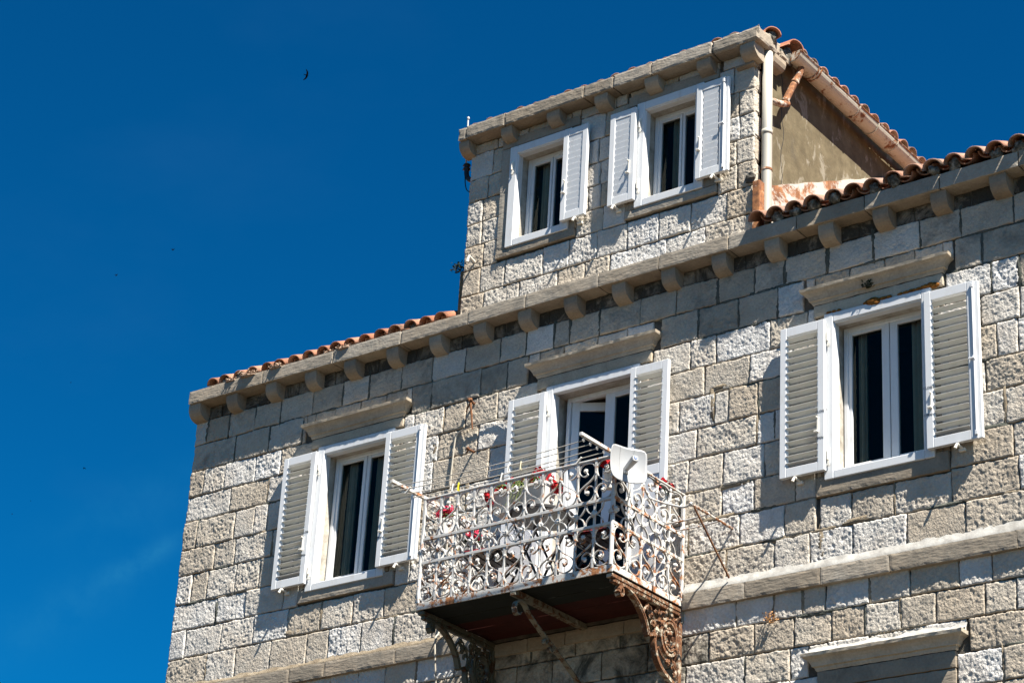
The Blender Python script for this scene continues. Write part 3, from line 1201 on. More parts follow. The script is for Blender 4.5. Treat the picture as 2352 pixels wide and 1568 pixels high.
def window(fx0, fx1, fz0, fz1, fw_, hole, sash, curt, parent=H):
    """white outer casing proud of the wall, reveal lining, recessed sash pair"""
    mb = MB()
    # outer casing as four mitred looking bars
    b = fw_
    y0, y1 = -.042, .02
    mb.bevbox(fx0, fx0 + b, y0, y1, fz0, fz1, .006)
    mb.bevbox(fx1 - b, fx1, y0, y1, fz0, fz1, .006)
    mb.bevbox(fx0 + b, fx1 - b, y0 + .001, y1, fz1 - b, fz1 - .001, .006)
    mb.bevbox(fx0 + b, fx1 - b, y0 + .001, y1, fz0 + .001, fz0 + b * .85, .006)
    # inner lip
    mb.bevbox(fx0 + b - .012, fx0 + b + .012, y0 + .014, y1 + .03, fz0 + b * .8, fz1 - b * .9, .004)
    mb.bevbox(fx1 - b - .012, fx1 - b + .012, y0 + .014, y1 + .03, fz0 + b * .8, fz1 - b * .9, .004)
    mb.bevbox(fx0 + b + .013, fx1 - b - .013, y0 + .014, y1 + .03, fz1 - b - .012, fz1 - b + .012, .004)
    w = ob('window', mb, WHITE, parent)
    # rendered reveal
    x0, x1, z0, z1 = hole
    rv = MB()
    e = .002
    for (q0, q1) in (((x0 + e, z0 + e), (x1 - e, z0 + e)), ((x1 - e, z0 + e), (x1 - e, z1 - e)), ((x1 - e, z1 - e), (x0 + e, z1 - e)), ((x0 + e, z1 - e), (x0 + e, z0 + e))):
        nn = 6
        vs = []
        for k in range(nn + 1):
            t = k / nn
            p = (q0[0] + (q1[0] - q0[0]) * t, q0[1] + (q1[1] - q0[1]) * t)
            vs += [(p[0], .021, p[1]), (p[0], .30, p[1])]
        rv.add(vs, [(2 * k, 2 * k + 2, 2 * k + 3, 2 * k + 1) for k in range(nn)])
    ob('reveal', rv, REVEAL, w)
    # casing of the glazed pair
    a0, a1, c0, c1, g1r, g2l = sash      # outer x, outer z, right edge of left glass, left edge of right glass
    ys = .13
    ob('sash_frame', frame_rect(a0, a1, c0, c1, .042, ys, ys + .06), WHITE, w)
    mid = (g1r + g2l) / 2
    gl0 = a0 + .075
    gr1 = a1 - .075
    for (l, rr_, gl, gr_) in ((a0 + .04, mid - .004, gl0, g1r), (mid + .004, a1 - .04, g2l, gr1)):
        s = MB()
        s.bevbox(l, gl, ys + .012, ys + .05, c0 + .035, c1 - .035, .004)
        s.bevbox(gr_, rr_, ys + .012, ys + .05, c0 + .035, c1 - .035, .004)
        s.bevbox(gl, gr_, ys + .013, ys + .05, c1 - .078, c1 - .036, .004)
        s.bevbox(gl, gr_, ys + .013, ys + .05, c0 + .036, c0 + .095, .004)
        ob('sash', s, WHITE, w)
        p = MB()
        p.add([(gl - .01, ys + .03, c0 + .08), (gr_ + .01, ys + .03, c0 + .08), (gr_ + .01, ys + .03, c1 - .065), (gl - .01, ys + .03, c1 - .065)], [(0, 1, 2, 3)])
        ob('pane', p, GLASS, w)
    for (q0, q1, ph) in curt:
        curtain(q0, q1, c0, c1 - .05, ys + .11, w, ph)
    return w


M = Mat('reveal_render')
c = M.ramp(M.noise(6, 7, .68), [(.3, (.22, .20, .165)), (.55, (.40, .375, .33)), (.72, (.52, .50, .46))])
c = M.mix(M.mr(M.noise(3.2, 8, .72), .6, .72, 0, .6), c, (.11, .10, .085))
M.col(c).rough(.9, spec=.15)
M.bump(M.noise(40, 5, .6), .5, .008)
REVEAL = M.m

W1 = window(1.905, 2.935, 9.252, 10.832, .092, OPEN[0], (2.015, 2.835, 9.335, 10.742, 2.387, 2.483), [(2.12, 2.26, 0), (2.5, 2.6, 1)])
W3 = window(7.910, 8.965, 9.252, 10.838, .092, OPEN[2], (8.012, 8.868, 9.335, 10.742, 8.384, 8.539), [(8.10, 8.2, 0), (8.62, 8.85, 1)])
WA = window(4.205, 4.99, 12.533, 13.704, .095, DOPEN[0], (4.318, 4.885, 12.635, 13.60, 4.595, 4.662), [(4.43, 4.57, 0)])
WB = window(5.79, 6.58, 12.533, 13.714, .095, DOPEN[1], (5.895, 6.478, 12.635, 13.61, 6.182, 6.247), [(6.06, 6.14, 2)])

# balcony door: casing, fixed right leaf, left leaf ajar
mb = MB()
mb.bevbox(4.842, 4.93, -.042, .02, 8.44, 10.838, .006)
mb.bevbox(5.84, 5.928, -.042, .02, 8.44, 10.838, .006)
mb.bevbox(4.93, 5.84, -.041, .02, 10.75, 10.837, .006)
mb.bevbox(4.918, 4.942, -.028, .05, 8.44, 10.75, .004)
mb.bevbox(5.828, 5.852, -.028, .05, 8.44, 10.75, .004)
W2 = ob('door', mb, WHITE, H)
rv = MB()
for (q0, q1) in (((4.927, 8.42), (4.927, 10.753)), ((4.927, 10.753), (5.838, 10.753)), ((5.838, 10.753), (5.838, 8.42))):
    rv.add([(q0[0], .021, q0[1]), (q1[0], .021, q1[1]), (q1[0], .3, q1[1]), (q0[0], .3, q0[1])], [(0, 1, 2, 3)])
ob('reveal', rv, REVEAL, W2)
ob('door_frame', frame_rect(4.975, 5.835, 8.42, 10.75, .042, .13, .19), WHITE, W2)
s = MB()
s.bevbox(5.42, 5.53, .142, .18, 8.46, 10.71, .004)
s.bevbox(5.74, 5.795, .142, .18, 8.46, 10.71, .004)
s.bevbox(5.53, 5.74, .143, .18, 10.655, 10.708, .004)
s.bevbox(5.53, 5.74, .143, .18, 8.46, 8.60, .004)
ob('door_leaf', s, WHITE, W2)
ob('pane', MB().add([(5.52, .16, 8.58), (5.75, .16, 8.58), (5.75, .16, 10.67), (5.52, .16, 10.67)], [(0, 1, 2, 3)]), GLASS, W2)
lf = MB()
lw = .40
lf.bevbox(0, .075, -.02, .02, 8.46, 10.71, .004)
lf.bevbox(lw - .075, lw, -.02, .02, 8.46, 10.71, .004)
lf.bevbox(.075, lw - .075, -.019, .02, 10.62, 10.709, .004)
lf.bevbox(.075, lw - .075, -.019, .02, 8.46, 8.60, .004)
Mt = T(5.017, .165, 0) @ RZ(R(28))
lf.xf(Mt)
ob('door_leaf', lf, WHITE, W2, label='left door leaf standing ajar into the room')
ob('pane', MB().add([(.065, 0, 8.58), (lw - .065, 0, 8.58), (lw - .065, 0, 10.63), (.065, 0, 10.63)], [(0, 1, 2, 3)]).xf(Mt), GLASS, W2)

# surrounds
for w, (a, b), zl, sill in ((W1, (1.785, 3.02), 10.945, (1.80, 3.058, 9.15, 9.287)), (W3, (7.795, 9.072), 10.955, (7.82, 9.085, 9.118, 9.297))):
    hood(a, b, zl + .003, 11.11, w, int(a * 10))
    sblock('lintel', a, b, 10.842, zl, w, int(a * 10) + 1, mat=HOOD)
    sblock('lintel', a + .06, a + .11, 9.30, 10.838, w, int(a * 10) + 3, y0=-.012)
    sblock('sill', *sill, w, int(a * 10) + 5, y0=-.027)
    sblock('jamb', b - .105, b - .05, 9.30, 10.838, w, int(a * 10) + 4, y0=-.012)
hood(4.71, 6.045, 10.962, 11.115, W2, 44)
sblock('lintel', 4.71, 6.045, 10.842, 10.960, W2, 45, mat=HOOD)
sblock('jamb', 4.76, 4.838, 8.47, 10.838, W2, 46, y0=-.012)
sblock('jamb', 5.932, 6.01, 8.47, 10.838, W2, 47, y0=-.012)
for w, (a, b) in ((WA, (4.085, 5.068)), (WB, (5.67, 6.73))):
    sblock('lintel', a, b, 13.72, 13.832, w, int(a * 30) + 1)
    sblock('sill', a, b, 12.445, 12.528, w, int(a * 30) + 2, y0=-.03)
    sblock('jamb', a, a + .118, 12.532, 13.717, w, int(a * 30) + 3)
    sblock('jamb', b - .077 if a < 5 else b - .148, b, 12.532, 13.717, w, int(a * 30) + 4)
# top of a window on the floor below
LW = sblock('lintel', 7.824, 9.096, 7.420, 7.560, H, 701)
hood(7.824, 9.096, 7.563, 7.705, LW, 702, proj=.115)
sblock('lintel', 7.84, 9.09, 7.03, 7.416, LW, 703, y0=-.014)
fillet(7.74, 9.2, 7.775, 7.71, -.08, 9, 'cement_fillet', LW)

# foam oozing out over the casing of the right-hand window
fm = MB()


def blob(mb, c, rad, seed, n=9, mm=7, sq=(1, 1, 1), lump=.35):
    vs = []
    for i in range(mm + 1):
        th = math.pi * i / mm
        for k in range(n):
            ph = 2 * math.pi * k / n
            d = np.array([math.sin(th) * math.cos(ph), math.sin(th) * math.sin(ph), math.cos(th)])
            q = rad * (1 + lump * float(vnoise(np.array([d * 2.2 + seed]), 1)[0]))
            vs.append((c[0] + d[0] * q * sq[0], c[1] + d[1] * q * sq[1], c[2] + d[2] * q * sq[2]))
    fs = [(i * n + k, i * n + (k + 1) % n, (i + 1) * n + (k + 1) % n, (i + 1) * n + k) for i in range(mm) for k in range(n)]
    mb.add(vs, fs)
    return mb


for gi, grp in enumerate(([(8.40, 10.848, .05), (8.43, 10.825, .035), (8.34, 10.846, .025), (8.50, 10.85, .024), (8.56, 10.852, .02)], [(8.85, 10.852, .02), (8.91, 10.86, .028), (8.96, 10.862, .032), (9.0, 10.845, .032), (8.73, 10.85, .022), (8.79, 10.853, .022), (8.67, 10.85, .018)], [(7.96, 10.85, .018), (8.01, 10.85, .018), (8.06, 10.848, .016)])):
    fm = MB()
    for i, (x, z, q) in enumerate(grp):
        blob(fm, (x, -.036, z), q, i * 3.3 + gi, sq=(1.6, .35, .7))
    ob('foam_bead', fm, FOAM, W3, smooth=True)
hinge(1.952, 10.60, -.042, W1)
hinge(1.952, 9.47, -.042, W1)
hinge(4.888, 10.61, -.042, W2)
hinge(7.957, 10.605, -.042, W3)
hinge(7.957, 9.47, -.042, W3)
hinge(4.255, 13.46, -.042, WA)
hinge(5.84, 13.46, -.042, WB)
hinge(5.84, 12.77, -.042, WB)

# ------------------------------------------------------------------ shutters
def slat_mesh(w, depth, ang, th=.009):
    mb = MB()
    a = ang
    # profile in (y,z), slat centred at origin, front edge up
    c, s = math.cos(a), math.sin(a)
    pr = []
    for (u, v) in ((-depth / 2, -th / 2), (depth / 2, -th / 2), (depth / 2 + th * .3, 0), (depth / 2, th / 2), (-depth / 2, th / 2), (-depth / 2 - th * .3, 0)):
        # u along the slat towards the front, v across
        pr.append((-(u * c) + v * s * -1, u * s + v * c * 1))
    mb.extrude(pr, 'x', -w / 2, w / 2)
    return mb.mesh('slat')


SM_BIG = slat_mesh(.318, .058, R(17), .0042)
SM_BIG.materials.append(SLAT)
SM_DOOR = slat_mesh(.318, .058, R(17), .0042)
SM_DOOR.materials.append(SLAT)
SM_SM = slat_mesh(.172, .0605, R(85), .010)
SM_SM.materials.append(WHITE)
SM_PAN = slat_mesh(.318, .063, R(87), .010)
SM_PAN.materials.append(WHITE)


def text_mesh(s, size):
    cu = bpy.data.curves.new('lettering', 'FONT')
    cu.body = s
    cu.size = size
    cu.extrude = .0004
    o = bpy.data.objects.new('tmp', cu)
    bpy.context.collection.objects.link(o)
    dg = bpy.context.evaluated_depsgraph_get()
    me = bpy.data.meshes.new_from_object(o.evaluated_get(dg))
    bpy.data.objects.remove(o)
    me.materials.clear()
    me.materials.append(INK)
    return me


TX_C = text_mesh('CLOSED', .031)
TX_O = text_mesh('OPEN', .031)


def shutter(x0, x1, z0, z1, yf, side, nslat, small=False, rot=0., text=None, door=False, lip=True, stay=True):
    """an opened shutter leaf lying back along the wall; front plane at y = yf. side: 'l' hinge on its right, 'r' hinge on its left"""
    yb = yf + .042
    sw_ = .066 if not small else .062
    tb = .088 if not small else .085
    mb = MB()
    mb.bevbox(x0, x0 + sw_, yf, yb, z0, z1, .004)
    mb.bevbox(x1 - sw_, x1, yf, yb, z0, z1, .004)
    mb.bevbox(x0 + sw_, x1 - sw_, yf + .001, yb, z1 - tb, z1 - .001, .004)
    mb.bevbox(x0 + sw_, x1 - sw_, yf + .001, yb, z0 + .001, z0 + tb, .004)
    # inner bead
    mb.bevbox(x0 + sw_ - .004, x0 + sw_ + .010, yf + .008, yb - .004, z0 + tb, z1 - tb, .003)
    mb.bevbox(x1 - sw_ - .010, x1 - sw_ + .004, yf + .008, yb - .004, z0 + tb, z1 - tb, .003)
    if side == 'r' and lip:
        # meeting stile with its rebated lip and espagnolette rod
        mb.bevbox(x1, x1 + .034, yf + .012, yb + .004, z0 + .004, z1 - .004, .004)
        mb.tube([(x1 - .012, yf - .008, z0 + .03), (x1 - .012, yf - .008, z1 - .03)], .006, 8)
        for zz in (z0 + .05, z1 - .05, (z0 + z1) / 2):
            mb.bevbox(x1 - .024, x1, yf - .016, yf, zz - .02, zz + .02, .003)
        mb.bevbox(x1 - .06, x1 - .004, yf - .024, yf - .014, (z0 + z1) / 2 - .01, (z0 + z1) / 2 + .006, .003)
    zmid = None
    if door:
        zmid = 9.70
        mb.bevbox(x0 + sw_, x1 - sw_, yf + .001, yb, zmid - .05, zmid + .05, .004)
    sh = ob('shutter', mb, WHITE, H)
    zt = z1 - tb
    zb_ = (zmid + .05) if door else z0 + tb
    xm = (x0 + x1) / 2
    me = SM_SM if small else (SM_DOOR if door else SM_BIG)
    pitch = (zt - zb_) / nslat
    for i in range(nslat):
        inst('slat', me, sh, T(xm, yf + (.012 if small else .023), zb_ + pitch * (i + .5)))
    if door:
        npan = 13
        pz = (zmid - .05 - (z0 + tb)) / npan
        for i in range(npan):
            inst('slat', SM_PAN, sh, T(xm, yf + .014, z0 + tb + pz * (i + .5)) @ SCL(1, 1, pz / .068))
    # handle on the free-swinging side's inner stile
    hx = x1 - sw_ - .002 if side == 'l' else x0 + sw_ - .012
    if side == 'l':
        hx = x1 - sw_ + .006
    hz = z0 + (.42 if not small else .36)
    hd = MB()
    hd.bevbox(hx - .009, hx + .009, yf - .012, yf - .001, hz - .06, hz + .085, .003)
    hd.bevbox(hx - .007, hx + .007, yf - .034, yf - .012, hz + .07, hz + .085, .003)
    hd.bevbox(hx - .028, hx + .012, yf - .034, yf - .010, hz - .066, hz - .048, .004)
    ob('handle', hd, CREAM, sh)
    if text:
        for me_, zz in ((TX_C, hz + .125), (TX_O, hz - .125)):
            tx = hx - .005 if side == 'l' else hx - .055
            inst('lettering', me_, sh, T(tx - .02, yf - .0015, zz) @ RX(R(90)))
    if stay:
        # wall stay below the leaf
        sx = x0 + .05 if side == 'l' else x1 - .10
        sx = xm + (-.06 if side == 'l' else .05)
        s2 = MB()
        s2.tube([(sx, .01, z0 - .03), (sx, yf - .02, z0 - .02)], .012, 8)
        s2.tube([(sx, yf - .02, z0 - .02), (sx - .012, yf - .03, z0 - .06)], [.010, .014], 8)
        s2.bevbox(sx - .03, sx + .03, -.03, .0, z0 - .055, z0 - .025, .004)
        ob('shutter_stay', s2, CREAM, sh)
    if rot:
        # swing a little off the wall about the hinge edge
        hx_ = x1 if side == 'l' else x0
        pv = Vector((hx_, yb, 0)) - ORG[H.name]
        sh.matrix_local = Matrix.Translation(pv) @ RZ(rot) @ Matrix.Translation(-pv) @ sh.matrix_local
    return sh


shutter(1.483, 1.930, 9.327, 10.768, -.092, 'l', 19, text=True)
shutter(2.872, 3.342, 9.330, 10.768, -.092, 'r', 19, text=True)
shutter(4.427, 4.872, 8.50, 10.768, -.092, 'l', 13, door=True, stay=False)
shutter(5.864, 6.290, 8.50, 10.778, -.092, 'r', 14, door=True, stay=False, lip=False)
shutter(7.492, 7.940, 9.327, 10.770, -.092, 'l', 19, text=True)
shutter(8.922, 9.395, 9.310, 10.768, -.092, 'r', 19, text=True)
shutter(4.928, 5.228, 12.612, 13.655, -.092, 'r', 13, small=True, lip=False)
shutter(5.505, 5.812, 12.608, 13.655, -.092, 'l', 13, small=True)
shutter(6.530, 6.860, 12.608, 13.660, -.092, 'r', 13, small=True)
# stay left over from the missing shutter
s2 = MB()
s2.tube([(3.80, .0, 12.50), (3.80, -.10, 12.53)], .012, 8)
s2.tube([(3.80, -.10, 12.53), (3.79, -.11, 12.46)], [.010, .014], 8)
ob('shutter_stay', s2, CREAM, H)

# ------------------------------------------------------------------ roofs
TA = math.atan(SLOPE)


def tile_mesh(rad0, rad1, L, th=.013, n=10, up=True):
    """half-barrel tile along +y from front edge (radius rad0) to rear (rad1)"""
    mb = MB()
    vs = []
    for (y, q) in ((0, rad0), (L * .5, (rad0 + rad1) / 2), (L, rad1)):
        for rr_ in (q, q - th):
            for k in range(n + 1):
                a = math.pi * k / n
                z = math.sin(a) * rr_ * .92
                vs.append((math.cos(a) * rr_, y, z if up else -z))
    w = n + 1
    fs = []
    for s_ in range(2):
        o0 = s_ * 2 * w
        for k in range(n):
            fs.append((o0 + k, o0 + k + 1, o0 + 2 * w + k + 1, o0 + 2 * w + k))
            fs.append((o0 + w + k + 1, o0 + w + k, o0 + 3 * w + k, o0 + 3 * w + k + 1))
    for k in range(n):
        fs.append((k + 1, k, w + k, w + k + 1))
    for e in (0, n):
        for s_ in range(2):
            o0 = s_ * 2 * w
            fs.append((o0 + e, o0 + 2 * w + e, o0 + 3 * w + e, o0 + w + e))
    if not up:
        fs = [f[::-1] for f in fs]
    mb.add(vs, fs)
    return mb.mesh('tile', smooth=True)


def plug_mesh(rad, seed):
    mb = MB()
    blob(mb, (0, .02, .0), rad, seed, 12, 8, (1, .5, .9), .55)
    return mb.mesh('bedding', smooth=True)


TILES = {}
for nm, mt in (('d', TILE), ('c', TILE2)):
    a = tile_mesh(.088 if nm == 'c' else .094, .078, .42)
    a.materials.append(mt)
    b = tile_mesh(.085, .098, .42, up=False)
    b.materials.append(mt)
    TILES[nm] = (a, b)
PLUGS = []
for k in range(4):
    a = plug_mesh(.076, k * 5.1)
    a.materials.append(PLUG)
    PLUGS.append(a)

dk = MB()
# main roof deck, both slopes
ZE = 11.87


def dz(y):
    return ZE + SLOPE * (y + .1) - .035


for (x0, x1) in ((.02, DL - .01), (DR + .01, XE)):
    dk.add([(x0, -.1, dz(-.1)), (x1, -.1, dz(-.1)), (x1, 5.0, dz(5.0)), (x0, 5.0, dz(5.0))], [(0, 1, 2, 3)])
dk.add([(DL - .01, 4.3, dz(4.3)), (DR + .01, 4.3, dz(4.3)), (DR + .01, 5, dz(5)), (DL - .01, 5, dz(5))], [(0, 1, 2, 3)])
dk.add([(.02, 5, dz(5)), (XE, 5, dz(5)), (XE, 8.2, 13.0), (.02, 8.2, 13.0)], [(0, 1, 2, 3)])
dk.add([(.02, 0, 11.8), (.02, 8, 11.8), (.02, 8, 13.1), (.02, 5, dz(5))], [(0, 1, 2, 3)])
dk.add([(XE, 0, 11.8), (XE, 8, 11.8), (XE, 8, 13.1), (XE, 5, dz(5))], [(3, 2, 1, 0)])
roof = ob('roof', dk, ROOFD, H)
SM_ = MB()      # tiles further up the slope, out of the photograph's sight
rowM = RX(TA)


def tile_rows(xa, xb, sp, y0, z0, slope_ang, rows, key, parent, plugs=True, jit=.012):
    n = int(round((xb - xa) / sp))
    for rr_ in range(rows):
        d = rr_ * .33
        for i in range(n + 1):
            x = xa + (xb - xa) * i / n + r.uniform(-jit, jit)
            yy = y0 + d * math.cos(slope_ang) + r.uniform(-.015, .015)
            zz = z0 + d * math.sin(slope_ang) + r.uniform(-.005, .008)
            inst('tile', TILES[key][0], parent, T(x, yy, zz) @ RZ(r.uniform(-.04, .04)) @ RX(slope_ang + .03) @ RY(r.uniform(-.06, .06)))
            if i < n:
                xp = x + sp / 2
                inst('pan_tile', TILES[key][1], parent, T(xp, yy + .03, zz + .055) @ RZ(r.uniform(-.03, .03)) @ RX(slope_ang + .03))
            if plugs and rr_ == 0 and r.random() < (.78 if key == 'd' else .5):
                q = r.uniform(.7, 1.0)
                inst('bedding', r.choice(PLUGS), parent, T(x + r.uniform(-.015, .015), yy + r.uniform(.015, .05 if key == 'd' else .09), zz + r.uniform(-.02, .01)) @ RX(slope_ang) @ RY(r.uniform(0, 6)) @ SCL(q, 1, q * r.uniform(.75, 1)))


tile_rows(.30, 3.50, .2, -.125, 11.872, R(25), 3, 'c', roof)
tile_rows(7.30, 12.70, .2, -.205, 11.888, R(25), 3, 'd', roof)
up = MB()
for (x0, x1) in ((.2, DL - .05), (DR + .1, XE)):
    n = int((x1 - x0) / .1)
    vs = []
    for i in range(n + 1):
        x = x0 + (x1 - x0) * i / n
        hgt = .05 if i % 2 else .12
        vs += [(x, .95, dz(.95) + hgt), (x, 4.9, dz(4.9) + hgt)]
    up.add(vs, [(2 * i, 2 * i + 2, 2 * i + 3, 2 * i + 1) for i in range(n)])
uo = ob('upper_tiles', up, TILE, roof)
uo['kind'] = 'stuff'

# dormer roof: a hip falling to the front and to both sides
DA = R(22)
dd = MB()
e0, e1 = DL - .06, 7.24
zf = 14.03
a = (e0, -.12, zf)
b = (e1, -.12, zf)
mid = (e0 + e1) / 2
hy = (e1 - e0) / 2
c = (mid, -.12 + hy, zf + hy * math.tan(DA))
c2 = (mid, 6.0, zf + hy * math.tan(DA))
d = (e1, 4.2, zf + .08)
e = (e0, 4.2, zf)
dd.add([a, b, c], [(0, 1, 2)])
dd.add([b, d, c2, c], [(0, 1, 2, 3)])
dd.add([a, c, c2, e], [(0, 1, 2, 3)])
droof = ob('dormer_roof', dd, ROOFD, H)
for i in range(17):
    x = 3.76 + .2 * i + r.uniform(-.012, .012)
    inst('tile', TILES['d'][0], droof, T(x, -.085, 14.038 + r.uniform(-.012, .01)) @ RX(DA) @ SCL(.9, 1, .9))
    inst('pan_tile', TILES['d'][1], droof, T(x + .1, -.06, 14.088) @ RX(DA) @ SCL(.9, 1, .9))
# side eave tiles, end on over the gutter
for i in range(17):
    y = .63 + .205 * i + r.uniform(-.012, .012)
    Mx = T(7.285, y, 14.115 + r.uniform(-.006, .008)) @ RZ(R(90)) @ RX(DA)
    inst('tile', TILES['d'][0], droof, Mx)
    inst('pan_tile', TILES['d'][1], droof, T(7.26, y + .1, 14.16) @ RZ(R(90)) @ RX(DA))
# corner tiles: hip tile at the front corner and the big turned tile behind it
inst('tile', TILES['c'][0], droof, T(7.30, .05, 14.055) @ RZ(R(55)) @ RX(R(16)) @ SCL(1.05, 1, 1.0))
inst('tile', TILES['c'][0], droof, T(7.355, .40, 14.07) @ RZ(R(78)) @ RX(R(10)) @ SCL(1.25, 1, 1.1))
inst('bedding', PLUGS[0], droof, T(7.27, .07, 14.05) @ RZ(R(55)))
inst('bedding', PLUGS[1], droof, T(7.27, .39, 14.02) @ RZ(R(78)) @ SCL(1.4, 1, 1.3))

# gutter on the dormer's side eave
gt = MB()
gx, gz = 7.30, 14.05
L = 12
for seg, (ya, yb_) in enumerate([(.42, .76), (.76, 1.58), (1.58, 1.96), (1.96, 2.36), (2.36, 3.6)]):
    vs = []
    rad = .098 if seg % 2 else .095
    for y in (ya, yb_):
        zz = gz - .02 * y
        for k in range(L + 1):
            a_ = math.pi + math.pi * k / L
            vs.append((gx + rad * math.cos(a_), y, zz + rad * math.sin(a_)))
        for k in range(L, -1, -1):
            a_ = math.pi + math.pi * k / L
            vs.append((gx + (rad - .005) * math.cos(a_), y, zz + (rad - .005) * math.sin(a_)))
    w = 2 * (L + 1)
    fs = [(k, (k + 1) % w, w + (k + 1) % w, w + k) for k in range(w)]
    fs += [(k, k + 1, w - 2 - k, w - 1 - k) for k in range(L)]
    gt.add(vs, fs)
gutter = ob('gutter', gt, GUTTER, H, smooth=False)
cap = MB()
cap.add([(gx + .096 * math.cos(math.pi + math.pi * k / L), .418, gz + .096 * math.sin(math.pi + math.pi * k / L)) for k in range(L + 1)] + [(gx + .096 * math.cos(math.pi + math.pi * k / L), .412, gz + .096 * math.sin(math.pi + math.pi * k / L)) for k in range(L + 1)],
        [tuple(range(L + 1)), tuple(range(L + 1, 2 * L + 2))[::-1]] + [(k + 1, k, L + 1 + k, L + 2 + k) for k in range(L)])
ob('end_cap', cap, GUTTERR, gutter)
bead = MB()
bead.tube([(gx + .098, .41, gz - .008), (gx + .098, 1.5, gz - .03)], .009, 6)
bead.tube([(gx + .098, 1.5, gz - .03), (gx + .098, 3.6, gz - .072)], .009, 6)
ob('gutter_bead', bead, GUTTERR, gutter)
for y in (.76, .805, 1.58, 1.96, 2.36):
    q = MB()
    pts = [(gx + .101 * math.cos(math.pi + math.pi * k / 14), y, gz - .02 * y + .101 * math.sin(math.pi + math.pi * k / 14)) for k in range(15)]
    q.ribbon(pts, (0, 1, 0), .018, .006)
    ob('gutter_strap', q, GUTTERR if y < .9 else GUTTER, gutter)
# swan neck from the gutter into the downpipe
nk = MB()
nk.tube([(7.305, .566, 13.975), (7.305, .566, 13.925), (7.297, .547, 13.862), (7.268, .485, 13.715), (7.24, .40, 13.52), (7.245, .378, 13.472)], .035, 12)
nk.tube([(7.252, .415, 13.478), (7.238, .295, 13.42), (7.23, .13, 13.375)], .033, 12)
nk.tube([(7.279, .51, 13.772), (7.273, .497, 13.745)], .041, 12)
ob('gutter_outlet', nk, GUTTERR, gutter, smooth=True)
# downpipe
dp = MB()
PX, PY = 7.215, .10
dp.tube([(PX, PY, 13.90), (PX, PY, 13.0), (PX, PY, 12.12), (PX, PY, 11.9)], .05, 18)
dp.tube([(PX, PY, 12.98), (PX, PY, 13.03)], .053, 18)
pipe = ob('downpipe', dp, PIPE, H, smooth=True)
q = MB()
q.tube([(PX, PY, 12.585), (PX, PY, 12.605)], .055, 18)
q.box(PX - .08, PX - .04, PY - .006, PY + .006, 12.59, 12.61)
ob('pipe_ring', q, GUTTERR, pipe)
# sheet flashing between dormer wall and roof
fl = MB()
n = 30
vs = []
for k in range(n + 1):
    y = .06 + (3.3 - .06) * k / n
    zb_ = 11.80 + SLOPE * (y + .1) * .96
    zt_ = 12.47 + .53 * (y - .16) + .006 * math.sin(k * 1.7)
    if zt_ > 14.0:
        zt_ = 14.0
    xo = 7.162 + .004 * math.sin(k * .9)
    vs += [(xo + .012, y, zb_), (xo, y, max(zt_, zb_)), (xo - .02, y, max(zt_, zb_) + .004)]
fs = []
for k in range(n):
    for j in range(2):
        fs.append((3 * k + j, 3 * k + 3 + j, 3 * k + 4 + j, 3 * k + 1 + j))
fl.add(vs, fs)
flash = ob('flashing', fl, FLASH, H)
f2 = MB()
f2.bevbox(7.145, 7.212, -.035, -.012, 11.86, 12.43, .003)
f2.bevbox(7.213, 7.222, -.034, .06, 11.86, 12.43, .003)
ob('flashing_edge', f2, FLASHR, flash)
f3 = blob(MB(), (DR - .03, -.005, 12.50), .06, 4.2, sq=(1, .4, 1))
ob('mortar_daub', f3, MORTAR, dormer)

# ------------------------------------------------------------------ balcony
BX0, BX1, BY = 4.335, 6.450, -1.093
BAL = thing('iron_balcony', 'white wrought iron balcony with scroll railing and rusty brackets', 'balcony', (5.4, -.5, 8.36))
dfm = MB()
dfm.bevbox(4.322, 6.474, -1.102, -1.090, 8.335, 8.402, .003)
dfm.bevbox(6.464, 6.475, -1.0895, -.02, 8.345, 8.402, .003)
dfm.bevbox(4.321, 4.331, -1.0895, -.02, 8.335, 8.402, .003)
dfm.box(4.332, 6.463, -1.0895, -1.03, 8.395, 8.402)
edge = ob('edge_beam', dfm, RAILR, BAL)
for i in range(6):
    y0 = -1.088 + i * .178
    pm = MB()
    pm.bevbox(4.333, 6.462, y0 + .002, y0 + .174, 8.362 + (.002 if i % 2 else 0), 8.392, .003)
    red = i >= 3 or i == 0
    ob('plank', pm, PLANKR if i >= 3 else PLANKG, BAL, label='dark red floor plank' if i >= 3 else 'blackish green floor plank')

# scroll pattern, unit bay: x 0..1, z 0..1
S_PTS = [(.57, .735), (.52, .70), (.42, .715), (.36, .78), (.42, .845), (.55, .862), (.70, .815), (.76, .74), (.66, .655), (.45, .635), (.22, .68)]
S_SHAPE = crom([(.56, .775), (.48, .70), (.62, .665), (.80, .70), (.95, .80), (.80, .955), (.5, .99), (.18, .94), (.035, .79), (.10, .63), (.34, .515), (.62, .43), (.88, .33), (.965, .20), (.80, .06), (.50, .012), (.20, .055), (.045, .20), (.12, .345), (.33, .40), (.55, .34), (.57, .235), (.46, .20)], 4)
# note: upper spiral opens to the right, lower spiral to the left


def scroll_mesh(w, h):
    mb = MB()
    mb.ribbon([(x * w, 0, z * h) for x, z in S_SHAPE], (0, 1, 0), .018, .0085)
    me = mb.mesh('scroll', smooth=False)
    return me


def scroll_ends():
    return [(.57, .79), (.45, .225)]


ROS = []
for k in range(3):
    mb = MB()
    blob(mb, (0, 0, 0), .0225, k * 7.7, 9, 7, (1, .85, 1), .45)
    V = np.array(mb.v)
    V *= (1 + .22 * vnoise(V * 160, k))[:, None]
    mb.v = [tuple(q) for q in V]
    me = mb.mesh('rosette')
    me.materials.append(RAIL)
    ROS.append(me)


